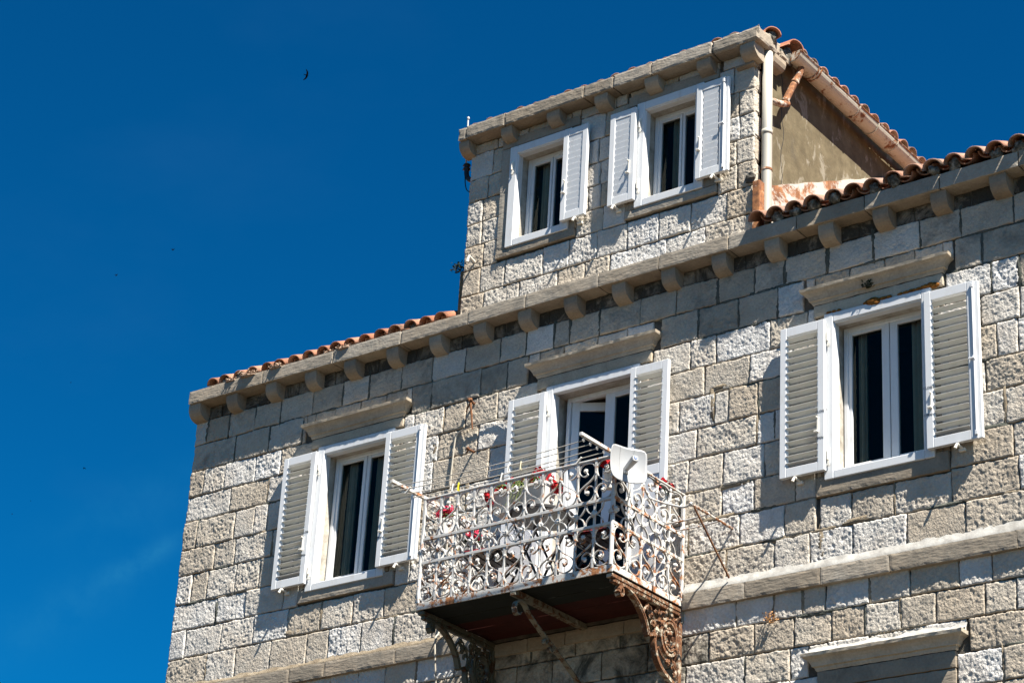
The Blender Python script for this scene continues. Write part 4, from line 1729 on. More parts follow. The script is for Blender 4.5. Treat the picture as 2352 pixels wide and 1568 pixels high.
def baluster_mesh():
    mb = MB()
    prof = [(0, .010), (.08, .012), (.12, .009), (.25, .008), (.375, .012), (.40, .009), (.55, .008), (.63, .012), (.66, .009), (.80, .008), (.97, .012), (1.0, .010)]
    for (z, q), (z2, q2) in zip(prof[:-1], prof[1:]):
        pass
    vs = []
    for z, q in prof:
        for sx, sy in ((-1, -1), (1, -1), (1, 1), (-1, 1)):
            vs.append((sx * q, sy * q, z))
    n = len(prof)
    fs = [(i * 4 + k, i * 4 + (k + 1) % 4, (i + 1) * 4 + (k + 1) % 4, (i + 1) * 4 + k) for i in range(n - 1) for k in range(4)]
    mb.add(vs, fs)
    for z in (.105, .29, .70, .885):
        mb.lathe([(.011, z - .012), (.0165, z - .008), (.0165, z + .008), (.011, z + .012)], (0, 0, 0), 8)
    return mb.mesh('baluster')


BALM = baluster_mesh()
BALM.materials.append(RAIL)
ARC = {}


def arc_mesh(w, h, upside):
    """half ring round a baluster, hanging from the upper rail or standing on the lower one"""
    pts = []
    for k in range(15):
        a_ = math.pi * k / 14
        x = math.cos(a_) * w * .48
        z = math.sin(a_) * h * .49
        pts.append((x, 0, h - z if upside else z))
    mb = MB()
    mb.ribbon(pts, (0, 1, 0), .017, .008)
    return mb.mesh('arc')


Z0, ZB_, ZA_, Z1 = 8.402, 8.778, 9.008, 9.400


def railing(name, M0, length, nb, label=None, rail_mat=RAIL):
    """M0 maps local (along, out, z) to the world; local x along the rail"""
    bw = length / nb
    rl = MB()
    for zc, hh in ((ZB_, .026), (ZA_, .026)):
        rl.bevbox(-.012, length + .012, -.016, -.008, zc - hh / 2, zc + hh / 2, .002)
        rl.bevbox(-.012, length + .012, .008, .014, zc - hh / 2, zc + hh / 2, .002)
        for k in range(1, nb):
            rl.lathe([(.007, -.005), (.006, .004)], (0, 0, 0), 6) if False else None
    rl.bevbox(-.016, length + .016, -.016, .016, Z1 - .008, Z1 + .012, .006)
    rl.xf(M0)
    ro = ob(name, rl, rail_mat, BAL, label=label)
    for kx in range(nb + 1):
        if kx in (0, nb):
            continue
        inst('baluster', BALM, ro, M0 @ T(kx * bw, 0, Z0) @ SCL(1, 1, Z1 - Z0 - .008))
        for upside in (True, False):
            key = (round(bw, 3), upside)
            if key not in ARC:
                ARC[key] = arc_mesh(bw, ZA_ - ZB_ - .026, upside)
                ARC[key].materials.append(RAIL)
            inst('arc', ARC[key], ro, M0 @ T(kx * bw, 0, ZB_ + .013))
        inst('rosette', ROS[kx % 3], ro, M0 @ T(kx * bw, -.016, (ZA_ + ZB_) / 2) @ SCL(1.35, 1, 1.35))
    for (za, zb_) in ((Z0 + .004, ZB_ - .008), (ZA_ + .008, Z1 - .010)):
        key = (round(bw, 3), round(zb_ - za, 3))
        if key not in ARC:
            ARC[key] = scroll_mesh(bw * .985, zb_ - za)
            ARC[key].materials.append(RAILR if za < 8.9 else RAIL)
        for b_ in range(nb):
            flip = b_ % 2 == 1
            Mb = M0 @ T((b_ + (1 if flip else 0)) * bw + (bw * .0075 if not flip else -bw * .0075), 0, za) @ SCL(-1 if flip else 1, 1, 1)
            inst('scroll', ARC[key], ro, Mb)
            for (ux, uz) in ((.57, .80), (.44, .235)):
                inst('rosette', ROS[(b_ + int(uz * 10)) % 3], ro, Mb @ T(ux * bw * .985, 0, uz * (zb_ - za)))
    return ro


fr_ = railing('front_railing', T(BX0, BY, 0), BX1 - BX0, 11)
# end posts
for (x, y) in ((BX0, BY), (BX1, BY), (BX0, -.03), (BX1 + .008, -.03)):
    p = MB()
    p.bevbox(x - .015, x + .015, y - .015, y + .015, 8.395, 9.415, .004)
    if y < -1:
        p.tube([(x, y - .002, 8.40), (x, y - .002, 9.05)], .021, 10)
        blob(p, (x + .02, y + .005, 8.90), .03, 3, lump=.4)
        blob(p, (x - .02, y + .005, 8.90), .03, 5, lump=.4)
    ob('post', p, RAIL, BAL)
rs_ = railing('side_railing', T(BX1 + .01, BY, 0) @ RZ(R(90)), 1.05, 5, rail_mat=RAILR)
ls_ = railing('side_railing', T(BX0 - .005, BY, 0) @ RZ(R(90)), 1.05, 5)
# spoked ring set in the middle tier
rg = MB()
cx, cz = 5.397, 8.893
pts = [(cx + .088 * math.cos(2 * math.pi * k / 24), BY + .012, cz + .088 * math.sin(2 * math.pi * k / 24)) for k in range(25)]
rg.ribbon(pts, (0, 1, 0), .014, .007)
pts = [(cx + .022 * math.cos(2 * math.pi * k / 12), BY + .012, cz + .022 * math.sin(2 * math.pi * k / 12)) for k in range(13)]
rg.ribbon(pts, (0, 1, 0), .012, .007)
for k in range(6):
    a_ = 2 * math.pi * k / 6 + .3
    rg.tube([(cx + .024 * math.cos(a_), BY + .012, cz + .024 * math.sin(a_)), (cx + .086 * math.cos(a_), BY + .012, cz + .086 * math.sin(a_))], .0035, 6)
ob('spoked_ring', rg, RAIL, fr_)
# tie rod from the left post to the wall
tr_ = MB()
tr_.tube([(4.33, -1.07, 8.77), (4.22, -.9, 8.775), (4.19, -.86, 8.775)], .007, 6)
blob(tr_, (4.19, -.86, 8.78), .022, 2)
tr_.tube([(4.26, -1.0, 8.77), (4.33, -.98, 8.66)], .007, 6)
ob('side_ornament', tr_, RAIL, BAL)


def cast_bracket(x, mat, wd, label):
    """openwork cast iron bracket in the plane x: beam, curved rib, ringed medallion, leafwork"""
    def P(y, z):
        return (x, y, z)
    bm = MB()
    bm.bevbox(x - wd / 2, x + wd / 2, -1.085, -.02, 8.296, 8.33, .004)
    bm.bevbox(x - wd * .34, x + wd * .34, -1.05, -.02, 8.262, 8.295, .004)
    for k in range(40):
        yy = -1.03 + k * .025
        bm.box(x + wd * .34, x + wd * .34 + .006, yy, yy + .012, 8.268, 8.29)
    bm.bevbox(x - wd * .5, x + wd * .5, -.048, -.004, 7.2, 8.262, .006)
    br = ob('bracket', bm, mat, BAL, label=label)
    rib = MB()
    pts = crom([(-.955, 8.205), (-.935, 8.175), (-.905, 8.19), (-.905, 8.235), (-.935, 8.25), (-.965, 8.225)], 5)
    rib.ribbon([P(*p) for p in pts], (1, 0, 0), wd * .9, .016)
    pts = crom([(-.96, 8.20), (-.93, 8.262), (-.86, 8.272), (-.74, 8.236), (-.635, 8.165), (-.557, 8.075), (-.515, 7.99), (-.505, 7.955)], 6)
    rib.ribbon([P(*p) for p in pts], (1, 0, 0), wd * .8, .034)
    rib.ribbon([P(p[0] + .004, p[1] - .003) for p in pts], (1, 0, 0), wd * 1.0, .012)
    rib.ribbon([P(-.507, 7.955), P(-.43, 7.985), P(-.40, 7.965)], (1, 0, 0), wd * .8, .03)
    pts = crom([(-.402, 7.97), (-.40, 7.90), (-.36, 7.80), (-.28, 7.715), (-.17, 7.66), (-.09, 7.625), (-.052, 7.56), (-.045, 7.45)], 6)
    rib.ribbon([P(*p) for p in pts], (1, 0, 0), wd * .8, .030)
    rib.ribbon([P(p[0] + .012, p[1] + .012) for p in pts], (1, 0, 0), wd * .5, .022)
    ob('rib', rib, mat, br)
    md = MB()
    c = (-.185, 8.03)
    for (ra, rb_, t_, w_) in ((.128, .165, .026, wd * .8), (.092, .125, .02, wd * .95)):
        pts = []
        for k in range(33):
            a_ = 2 * math.pi * k / 32
            pts.append(P(c[0] + ra * math.cos(a_), c[1] + rb_ * math.sin(a_)))
        md.ribbon(pts, (1, 0, 0), w_, t_)
    ob('medallion_ring', md, mat, br)
    fl_ = MB()
    blob(fl_, (x, c[0], c[1]), .045, x, 12, 9, (.7, 1, 1.25), .5)
    blob(fl_, (x + wd * .4, c[0], c[1]), .018, x)
    for k in range(9):
        a_ = 2 * math.pi * k / 9
        blob(fl_, (x + .006, c[0] + .052 * math.cos(a_), c[1] + .07 * math.sin(a_)), .022, x + k, 7, 5, (.9, 1, 1), .5)
    ob('medallion_flower', fl_, mat, br)
    lw_ = MB()
    rr_ = random.Random(int(x * 100))
    stems = [[(-.40, 7.97), (-.38, 8.08), (-.42, 8.17), (-.50, 8.20)], [(-.37, 7.98), (-.34, 8.10), (-.33, 8.22), (-.36, 8.262)], [(-.33, 8.12), (-.28, 8.22), (-.20, 8.235)], [(-.10, 8.19), (-.06, 8.23), (-.05, 8.262)],
             [(-.58, 8.12), (-.53, 8.20), (-.46, 8.22), (-.43, 8.16)], [(-.12, 7.86), (-.08, 7.78), (-.05, 7.74)], [(-.33, 7.9), (-.25, 7.83), (-.16, 7.80)]]
    for s_ in stems:
        pts = crom(s_, 5)
        n_ = len(pts)
        lw_.tube([P(*p) for p in pts], [.013 - .006 * k / n_ for k in range(n_)], 6)
    for (yy, zz) in ((-.50, 8.205), (-.44, 8.17), (-.41, 8.10), (-.47, 8.15), (-.36, 8.19), (-.30, 8.215), (-.25, 8.19), (-.22, 8.225), (-.33, 8.25), (-.28, 8.15), (-.37, 8.04), (-.10, 8.21), (-.13, 8.235), (-.07, 8.17), (-.34, 8.13), (-.08, 7.80), (-.18, 7.81), (-.06, 7.72)):
        for k in range(3):
            a_ = rr_.uniform(0, 6.28)
            blob(lw_, (x + rr_.uniform(-.012, .012), yy + .016 * math.cos(a_), zz + .016 * math.sin(a_)), rr_.uniform(.014, .026), rr_.random() * 30, 7, 5, (.6, 1, 1.2), .7)
    ob('leafwork', lw_, mat, br)
    return br


cast_bracket(6.432, BRKT, .066, 'rust brown cast iron bracket under the right end')
cast_bracket(4.365, BRKT_SHADED, .066, 'grey painted cast iron bracket under the left end')
# middle beam with its scrolled strut
cb_ = MB()
cb_.bevbox(5.385, 5.447, -1.10, -.005, 8.300, 8.355, .003)
mbm = ob('middle_beam', cb_, BRKT2, BAL)
stt = MB()
xs_ = 5.416
pts = crom([(-.985, 8.175), (-1.01, 8.15), (-1.045, 8.155), (-1.065, 8.20), (-1.045, 8.255), (-.995, 8.28), (-.93, 8.265), (-.87, 8.21), (-.80, 8.165), (-.63, 8.075), (-.40, 7.965), (-.212, 7.87), (-.06, 7.78), (-.01, 7.74)], 6)
stt.ribbon([(xs_, p[0], p[1]) for p in pts], (1, 0, 0), .052, .012)
for (yy, zz) in ((-.60, 8.02), (-.52, 7.97), (-.10, 7.74)):
    pts = [(xs_, yy + .03 * (1 - k / 22) * math.cos(k * .5), zz + .03 * (1 - k / 22) * math.sin(k * .5)) for k in range(18)]
    stt.ribbon(pts, (1, 0, 0), .045, .008)
ob('strut', stt, BRKT2, mbm)

# ------------------------------------------------------------------ things on the balcony
def pot_thing(name, label, x, y, ztop, h, rad, fmat, nfl, seed, group=None, spread=.07):
    t = thing(name, label, 'flower pot', (x, y, ztop - h), group)
    mb = MB()
    mb.lathe([(rad * .62, 0), (rad * .66, .004), (rad * .95, h * .86), (rad * 1.08, h * .87), (rad * 1.1, h), (rad * .98, h), (rad * .9, h * .85)], (x, y, ztop - h), 18)
    ob('pot', mb, PLANTER, t)
    rr_ = random.Random(seed)
    lv = MB()
    for k in range(26):
        a_ = rr_.uniform(0, 6.28)
        q = rr_.uniform(.01, spread)
        c_ = Vector((x + q * math.cos(a_), y + q * math.sin(a_), ztop + rr_.uniform(-.02, .07)))
        n_ = Vector((rr_.uniform(-1, 1), rr_.uniform(-1, 1), rr_.uniform(0, 1))).normalized()
        u_ = n_.orthogonal().normalized() * rr_.uniform(.018, .03)
        v_ = n_.cross(u_)
        lv.add([c_ - u_, c_ - u_ * .3 + v_ * .7 + n_ * .006, c_ + u_ * .7 + v_ * .4, c_ + u_, c_ + u_ * .7 - v_ * .4, c_ - u_ * .3 - v_ * .7 + n_ * .006], [(0, 1, 2, 3, 4, 5)])
    ob('foliage', lv, LEAF, t)
    for k in range(nfl):
        a_ = rr_.uniform(0, 6.28)
        q = rr_.uniform(.01, spread)
        flower((x + q * math.cos(a_), y + q * math.sin(a_), ztop + rr_.uniform(.05, .12)), rr_.uniform(.034, .046), fmat, t, rr_)
    return t


def flower(c, rad, mat, parent, rr_):
    """a geranium head: a ball of small petals"""
    mb = MB()
    for k in range(46):
        d_ = Vector((rr_.gauss(0, 1), rr_.gauss(0, 1), rr_.gauss(0, 1) + .3)).normalized()
        p = Vector(c) + d_ * rad * rr_.uniform(.65, 1.0)
        n_ = (d_ + Vector((rr_.uniform(-.5, .5), rr_.uniform(-.5, .5), rr_.uniform(-.5, .5)))).normalized()
        u_ = n_.orthogonal().normalized() * rad * .36
        v_ = n_.cross(u_)
        mb.add([p - u_, p + v_, p + u_, p - v_ + n_ * rad * .1], [(0, 1, 2, 3)])
    return ob('flower', mb, mat, parent)


# planter with red geraniums on the little table
PT = thing('flower_box', 'long white plastic flower box with red geraniums on the balcony table', 'flower box', (5.37, -.89, 9.175))
pb = MB()
x0, x1, y0, y1, z0, z1 = 5.0, 5.62, -.985, -.80, 9.172, 9.375
vs = [(x0 + .03, y0 + .03, z0), (x1 - .03, y0 + .03, z0), (x1 - .03, y1 - .03, z0), (x0 + .03, y1 - .03, z0), (x0, y0, z1), (x1, y0, z1), (x1, y1, z1), (x0, y1, z1), (x0 + .012, y0 + .012, z1), (x1 - .012, y0 + .012, z1), (x1 - .012, y1 - .012, z1), (x0 + .012, y1 - .012, z1), (x0 + .02, y0 + .02, z1 - .03), (x1 - .02, y0 + .02, z1 - .03), (x1 - .02, y1 - .02, z1 - .03), (x0 + .02, y1 - .02, z1 - .03)]
pb.add(vs, [(3, 2, 1, 0), (0, 1, 5, 4), (1, 2, 6, 5), (2, 3, 7, 6), (3, 0, 4, 7), (4, 5, 9, 8), (5, 6, 10, 9), (6, 7, 11, 10), (7, 4, 8, 11), (8, 9, 13, 12), (9, 10, 14, 13), (10, 11, 15, 14), (11, 8, 12, 15), (12, 13, 14, 15)])
pb.bevbox(x0 - .006, x1 + .006, y0 - .008, y0 + .004, z1 - .022, z1 + .003, .003)
pb.bevbox(x1 - .004, x1 + .007, y0 + .0045, y1 + .004, z1 - .022, z1 + .003, .003)
ob('box', pb, PLANTER, PT)
rr_ = random.Random(5)
lv = MB()
for k in range(70):
    c_ = Vector((rr_.uniform(x0, x1), rr_.uniform(y0, y1), z1 + rr_.uniform(-.01, .07)))
    n_ = Vector((rr_.uniform(-1, 1), rr_.uniform(-1, .4), rr_.uniform(-.2, 1))).normalized()
    u_ = n_.orthogonal().normalized() * rr_.uniform(.02, .034)
    v_ = n_.cross(u_)
    lv.add([c_ - u_, c_ - u_ * .3 + v_ * .8, c_ + u_ * .7 + v_ * .5, c_ + u_, c_ + u_ * .7 - v_ * .5, c_ - u_ * .3 - v_ * .8], [(0, 1, 2, 3, 4, 5)])
ob('foliage', lv, LEAF, PT)
for (fx, fy, fz, fr2) in ((5.02, -.95, 9.40, .045), (4.98, -.98, 9.34, .042), (5.05, -.90, 9.45, .042), (5.12, -.88, 9.46, .042), (5.0, -.97, 9.28, .035), (5.16, -.86, 9.49, .038), (5.27, -.86, 9.47, .042), (5.31, -.88, 9.46, .035), (5.46, -.88, 9.52, .042), (5.50, -.90, 9.50, .036), (5.44, -.93, 9.44, .035), (5.56, -.88, 9.45, .045), (5.60, -.90, 9.41, .048), (5.63, -.87, 9.36, .04), (5.55, -.93, 9.47, .035), (5.66, -.85, 9.33, .038)):
    flower((fx, fy, fz), fr2 * 1.2, REDF, PT, rr_)
gsb = MB()
for k in range(60):
    bx = rr_.uniform(5.24, 5.34)
    pts = [Vector((bx, -.92, 9.36)), Vector((bx + rr_.uniform(-.06, .06), -.96 + rr_.uniform(-.03, .05), 9.43 + rr_.uniform(-.02, .03)))]
    e_ = Vector((pts[1].x + rr_.uniform(-.09, .09), -1.0 + rr_.uniform(-.03, .06), 9.36 - rr_.uniform(0, .16)))
    pts.append(e_)
    pts = [Vector(p) for p in crom([tuple(p) for p in pts], 4)]
    w_ = .003
    for p, q in zip(pts[:-1], pts[1:]):
        gsb.add([p - Vector((w_, 0, 0)), p + Vector((w_, 0, 0)), q + Vector((w_, 0, 0)), q - Vector((w_, 0, 0))], [(0, 1, 2, 3)])
ob('spider_plant', gsb, GRASSY, PT)

pot_thing('flower_pot', 'white ribbed pot of pink flowers at the left front corner of the railing', 4.475, -.97, 9.215, .15, .062, PINKF, 5, 11, 'flower pots hung on the balcony railing')
pot_thing('flower_pot', 'white pot of pink flowers hung further back on the left balcony side', 4.44, -.52, 9.15, .13, .055, PINKF, 5, 12, 'flower pots hung on the balcony railing')
pot_thing('flower_pot', 'white tapered pot of red flowers behind the corner post below the dish', 6.335, -1.0, 9.305, .16, .055, REDF, 4, 13, 'flower pots hung on the balcony railing')
pot_thing('flower_pot', 'white pot of red flowers on the right balcony side near the wall', 6.395, -.25, 9.345, .13, .052, REDF, 4, 14, 'flower pots hung on the balcony railing')


def chair(cx, cy, ang, label):
    t = thing('folding_chair', label, 'chair', (cx, cy, 8.402), 'dark chairs on the balcony')
    M0 = T(cx, cy, 8.402) @ RZ(ang)      # faces local +x
    for sy in (-.2, .2):
        f = MB()
        f.tube([(.20, sy, 0), (-.02, sy, .30), (-.19, sy, .47), (-.24, sy * .98, .82)], .011, 8)
        f.tube([(-.22, sy * .9, 0), (.0, sy * .9, .28), (.20, sy * .9, .45)], .011, 8)
        blob(f, (-.242, sy * .98, .83), .017, 1)
        ob('side_frame', f.xf(M0), BLACK, t)
    b = MB()
    for zz in (.62, .70, .78):
        xx = -.215 - (zz - .6) * .12
        b.tube([(xx, -.2, zz), (xx - .03, 0, zz), (xx, .2, zz)], .008, 6)
    ob('backrest', b.xf(M0), BLACK, t)
    s = MB()
    for k in range(6):
        xx = -.19 + k * .075
        s.bevbox(xx, xx + .06, -.2, .2, .445, .458, .003)
    ob('seat', s.xf(M0), BLACK, t)
    c_ = MB()
    n = 9
    vs = []
    for s_ in (0, 1):
        for i in range(n + 1):
            for j in range(n + 1):
                u, v = i / n, j / n
                e_ = min(u, 1 - u, v, 1 - v)
                hgt = .05 * (1 - (1 - min(e_ / .25, 1)) ** 2)
                vs.append((-.21 + .43 * u, -.21 + .42 * v, .462 + .012 + (hgt if s_ else -.01)))
    w = n + 1
    fs = []
    for s_ in (0, 1):
        for i in range(n):
            for j in range(n):
                q = (s_ * w * w + i * w + j, s_ * w * w + (i + 1) * w + j, s_ * w * w + (i + 1) * w + j + 1, s_ * w * w + i * w + j + 1)
                fs.append(q if s_ else q[::-1])
    c_.add(vs, fs)
    ob('cushion', c_.xf(M0), MAROON, t, smooth=True)
    return t


chair(4.83, -.72, R(8), 'black folding chair with maroon cushion left of the balcony table')
chair(5.98, -.62, R(186), 'black folding chair with maroon cushion right of the balcony table')
tb = thing('bistro_table', 'small black round folding table carrying the white flower box', 'table', (5.4, -.70, 8.402))
q = MB()
q.lathe([(.30, 9.135), (.305, 9.14), (.305, 9.162), (.30, 9.170)], (5.4, -.73, 0), 28)
ob('table_top', q, BLACK, tb)
for sy in (-.2, .16):
    for sx in (-1, 1):
        q = MB()
        q.tube([(5.4 - sx * .20, -.73 + sy + .012 * sx, 8.405), (5.4 + sx * .19, -.73 + sy + .012 * sx, 9.135)], .012, 8)
        ob('leg', q, BLACK, tb)

# clothes rack on the railing
CR = thing('clothes_rack', 'white clothes drying arms with four lines strung across the balcony front', 'clothes line', (5.4, -1.2, 9.43))
for x, y0_, y1_, mt in ((4.305, -1.555, -.45, RAILR), (6.425, -1.575, -.50, RAIL)):
    q = MB()
    q.bevbox(x - .016, x + .016, y0_, y1_, 9.415, 9.447, .003)
    ar = ob('arm', q, mt, CR)
    for yy in (-1.53, -1.43, -1.33, -1.23):
        q = MB()
        q.tube([(x, yy - .0, 9.41), (x, yy, 9.398)], .006, 6)
        pts = [(x, yy + .013 * math.cos(k * .7), 9.385 + .013 * math.sin(k * .7)) for k in range(9)]
        q.tube(pts, .0035, 6)
        ob('hook', q, STEEL, ar)
LINEY = [-1.53, -1.43, -1.33, -1.23]


def line_z(x, sag):
    t = (x - 4.305) / (6.425 - 4.305)
    return 9.385 - sag * 4 * t * (1 - t)


for k, yy in enumerate(LINEY):
    sag = [.03, .022, .035, .018][k]
    q = MB()
    q.tube([(4.305 + 2.12 * i / 24, yy, line_z(4.305 + 2.12 * i / 24, sag)) for i in range(25)], .0042, 6)
    ob('line', q, LINE, CR)
PEG = None


def peg(x, k, mat, label, tilt=0., rz=0.):
    sag = [.03, .022, .035, .018][k]
    z = line_z(x, sag)
    t = thing('clothes_peg', label, 'clothes peg', (x, LINEY[k], z), 'pegs on the clothes lines')
    for s_ in (-1, 1):
        q = MB()
        q.bevbox(-.006, .006, -.009 if s_ < 0 else .002, -.002 if s_ < 0 else .009, -.066, .016, .002)
        q.xf(T(x, LINEY[k], z) @ RZ(rz) @ RY(tilt) @ RX(R(4 * s_)))
        ob('peg_half', q, mat, t)
    return t


peg(5.40, 2, PEGW, 'white clothes peg on the line in front of the door\'s left shutter edge', .15)
peg(5.545, 1, PEGW, 'white clothes peg just left of the cream peg')
peg(5.685, 1, PEGC, 'cream clothes peg hanging before the left door shutter')
peg(6.18, 3, PEGW, 'slanting white clothes peg nearest the white dish', .75)
peg(4.845, 2, PEGW, 'white clothes peg next to the yellow one', .05)
peg(4.91, 2, PEGY, 'bright yellow clothes peg')
peg(4.42, 1, PEGW, 'white clothes peg at the left end of the lines', .8)

# drying bracket on the wall to the right of the balcony
WB2 = thing('wall_drying_bracket', 'rusty iron drying bracket with white rods right of the balcony', 'drying bracket', (6.96, -.02, 8.53))
q = MB()
q.tube([(6.96, -.66, 9.0), (6.96, -.45, 9.003), (6.96, .0, 9.0)], .011, 8)
ob('arm', q, rusty('rusty_rod', (.6, .58, .53), .62, 14), WB2)
q = MB()
q.tube([(6.96, -.61, 8.99), (6.96, -.04, 8.53)], .009, 8)
ob('strut', q, IRON, WB2)
for (yy, xa) in ((-.384, -.35), (-.198, -.166)):
    q = MB()
    q.tube([(6.96, yy, 9.004), (6.72, (yy + xa) / 2, 9.0), (6.47, xa, 9.012)], .008, 8)
    pts = [(6.96, yy + .017 * math.cos(k * .63), 9.002 + .017 * math.sin(k * .63)) for k in range(11)]
    q.tube(pts, .006, 6)
    ob('rod', q, RAIL, WB2)
q = MB()
q.tube(crom([(6.45, -.66, 9.215), (6.455, -.63, 9.235), (6.475, -.61, 9.21), (6.50, -.61, 9.165), (6.62, -.615, 9.10), (6.78, -.63, 9.03), (6.88, -.645, 8.995), (6.96, -.66, 9.0)], 5), .010, 8)
blob(q, (6.96, -.665, 9.0), .02, 3)
ob('curved_rod', q, RAIL, WB2)

# dish aerial on the corner post
DI = thing('dish_antenna', 'white square dish antenna with feed horn clamped to the balcony corner', 'antenna', (6.46, -1.09, 9.25))
nv = Vector((.885, -.455, .05)).normalized()
uv = Vector((nv.y, -nv.x, 0)).normalized() * -1
uv = Vector((.455, .885, 0)).normalized()
wv = nv.cross(uv)
wv = uv.cross(nv) * -1 if wv.z < 0 else wv
wv = Vector((0, 0, 1)) - nv * nv.z
wv.normalize()
dc = Vector((6.585, -1.125, 9.262))
mb = MB()
n = 22
vs = []
for s_ in (0, 1):
    for i in range(n + 1):
        for j in range(n + 1):
            a_, b_ = 2 * i / n - 1, 2 * j / n - 1
            # square to rounded square
            k_ = 1 / (1 + .17 * (abs(a_) ** 4) * (abs(b_) ** 4)) ** .9
            hu, hv = .178, .163
            p = dc + uv * (a_ * hu * k_) + wv * (b_ * hv * k_) + nv * (.062 * (a_ * k_) ** 2 + .028 * (b_ * k_) ** 2 - .006 * s_)
            vs.append(p)
w = n + 1
fs = []
for s_ in (0, 1):
    for i in range(n):
        for j in range(n):
            q = (s_ * w * w + i * w + j, s_ * w * w + (i + 1) * w + j, s_ * w * w + (i + 1) * w + j + 1, s_ * w * w + i * w + j + 1)
            fs.append(q if not s_ else q[::-1])
ring = [i * w for i in range(w)] + [n * w + j for j in range(1, w)] + [i * w + n for i in range(n - 1, -1, -1)] + [j for j in range(n - 1, 0, -1)]
for k in range(len(ring)):
    a_, b_ = ring[k], ring[(k + 1) % len(ring)]
    fs.append((b_, a_, w * w + a_, w * w + b_))
mb.add(vs, fs)
ob('reflector', mb, DISH, DI, smooth=True)
# seams of the reflector panels
sm_ = MB()
for a_ in (-.36, .38):
    pts = []
    for j in range(13):
        b_ = 2 * j / 12 - 1
        pts.append(dc + uv * (a_ * .178) + wv * (b_ * .158) + nv * (.062 * a_ ** 2 + .028 * b_ ** 2 + .0012))
    sm_.tube(pts, .0014, 5)
ob('panel_seam', sm_, STEEL, DI)
fd = MB()
b0 = dc - wv * .035 + nv * .0
b1 = b0 + nv * .185 + wv * .035
dirf = (b1 - b0).normalized()
prs = []
for t_, hw, hh in ((0, .021, .025), (.2, .022, .026), (.75, .029, .029), (.96, .031, .030), (1.0, .027, .026)):
    prs.append((b0 + (b1 - b0) * t_, hw, hh))
vs = []
for c_, hw, hh in prs:
    for k in range(12):
        a_ = 2 * math.pi * k / 12
        ca, sa = math.cos(a_), math.sin(a_)
        ca = math.copysign(abs(ca) ** .6, ca)
        sa = math.copysign(abs(sa) ** .6, sa)
        vs.append(c_ + uv * hw * ca + wv * hh * sa)
fs = [(i * 12 + k, i * 12 + (k + 1) % 12, (i + 1) * 12 + (k + 1) % 12, (i + 1) * 12 + k) for i in range(4) for k in range(12)] + [tuple(range(12))[::-1], tuple(48 + k for k in range(12))]
fd.add(vs, fs)
ob('feed_horn', fd, DISH, DI, smooth=False)
lg = MB()
pts = []
for k in range(13):
    a_ = math.pi + math.pi * k / 12
    pts.append(b1 + dirf * .002 + uv * .011 * math.cos(a_) + wv * (.011 * math.sin(a_) + .003))
pts = [b1 + dirf * .002 - uv * .011 + wv * .014] + pts + [b1 + dirf * .002 + uv * .011 + wv * .008]
lg.ribbon(pts, dirf, .002, .005)
ob('logo', lg, BLUE, DI)
ft = MB()
q0 = b0 - wv * .012
ft.bevbox(-.012, .012, -.022, .022, -.012, .012, .003)
ft.xf(Matrix.Translation(b0 + nv * .012 - wv * .03))
ob('cable_port', ft, STEEL, DI)
mt_ = MB()
mt_.tube([(6.45, -1.093, 9.23), (6.50, -1.105, 9.235), dc - nv * .01], .022, 10)
mt_.tube([(6.45, -1.093, 9.205), (6.45, -1.093, 9.235)], .032, 12)
ob('clamp', mt_, STEEL, DI)
cbk = MB()
cbk.tube(crom([tuple(dc + uv * .12 - wv * .12 - nv * .02), (6.49, -.80, 9.35), (6.475, -.55, 9.37), (6.47, -.3, 9.35), (6.46, -.1, 9.40), (6.47, -.02, 9.41)], 6), .006, 6)
ob('cable', cbk, BLACKP, DI)

# ------------------------------------------------------------------ fittings on the wall
t = thing('wall_hook', 'rusty forked iron hook hanging from the wall above the cable', 'hook', (3.92, 0, 10.89), 'rusty irons in the wall')
q = MB()
q.tube([(3.92, .02, 10.885), (3.925, -.07, 10.895)], .014, 8)
blob(q, (3.925, -.07, 10.90), .026, 2)
ob('spike', q, IRON, t)
q = MB()
q.tube([(3.925, -.065, 10.89), (3.945, -.06, 10.75), (3.965, -.055, 10.585)], [.012, .011, .007], 8)
q.tube([(3.925, -.065, 10.88), (3.875, -.045, 10.83), (3.845, -.02, 10.81)], .008, 8)
ob('prongs', q, IRON, t)
t = thing('wall_hook', 'short rusty iron spike in the wall beside the hanging cable', 'hook', (3.95, 0, 10.36), 'rusty irons in the wall')
q = MB()
q.tube([(3.955, .02, 10.365), (3.955, -.09, 10.365)], .012, 8)
blob(q, (3.955, -.09, 10.367), .02, 5)
q.tube([(3.955, -.075, 10.36), (3.925, -.07, 10.335)], .008, 6)
ob('spike', q, IRON, t)

t = thing('wall_cable', 'beige cable hung across the wall from the door shutter to the balcony', 'cable', (4.0, -.02, 10.2))
q = MB()
q.tube(crom([(4.42, -.03, 10.605), (4.36, -.022, 10.614), (4.2, -.022, 10.643), (3.98, -.03, 10.633), (3.80, -.025, 10.615), (3.745, -.02, 10.575), (3.726, -.022, 10.52), (3.713, -.022, 10.283), (3.709, -.022, 10.12), (3.718, -.022, 9.8), (3.72, -.022, 9.2), (3.715, -.03, 8.6), (3.715, -.085, 8.47), (3.735, -.09, 8.25), (3.742, -.05, 7.9), (3.742, -.03, 7.2)], 5), .0085, 7)
ob('cable_run', q, CABLE, t)

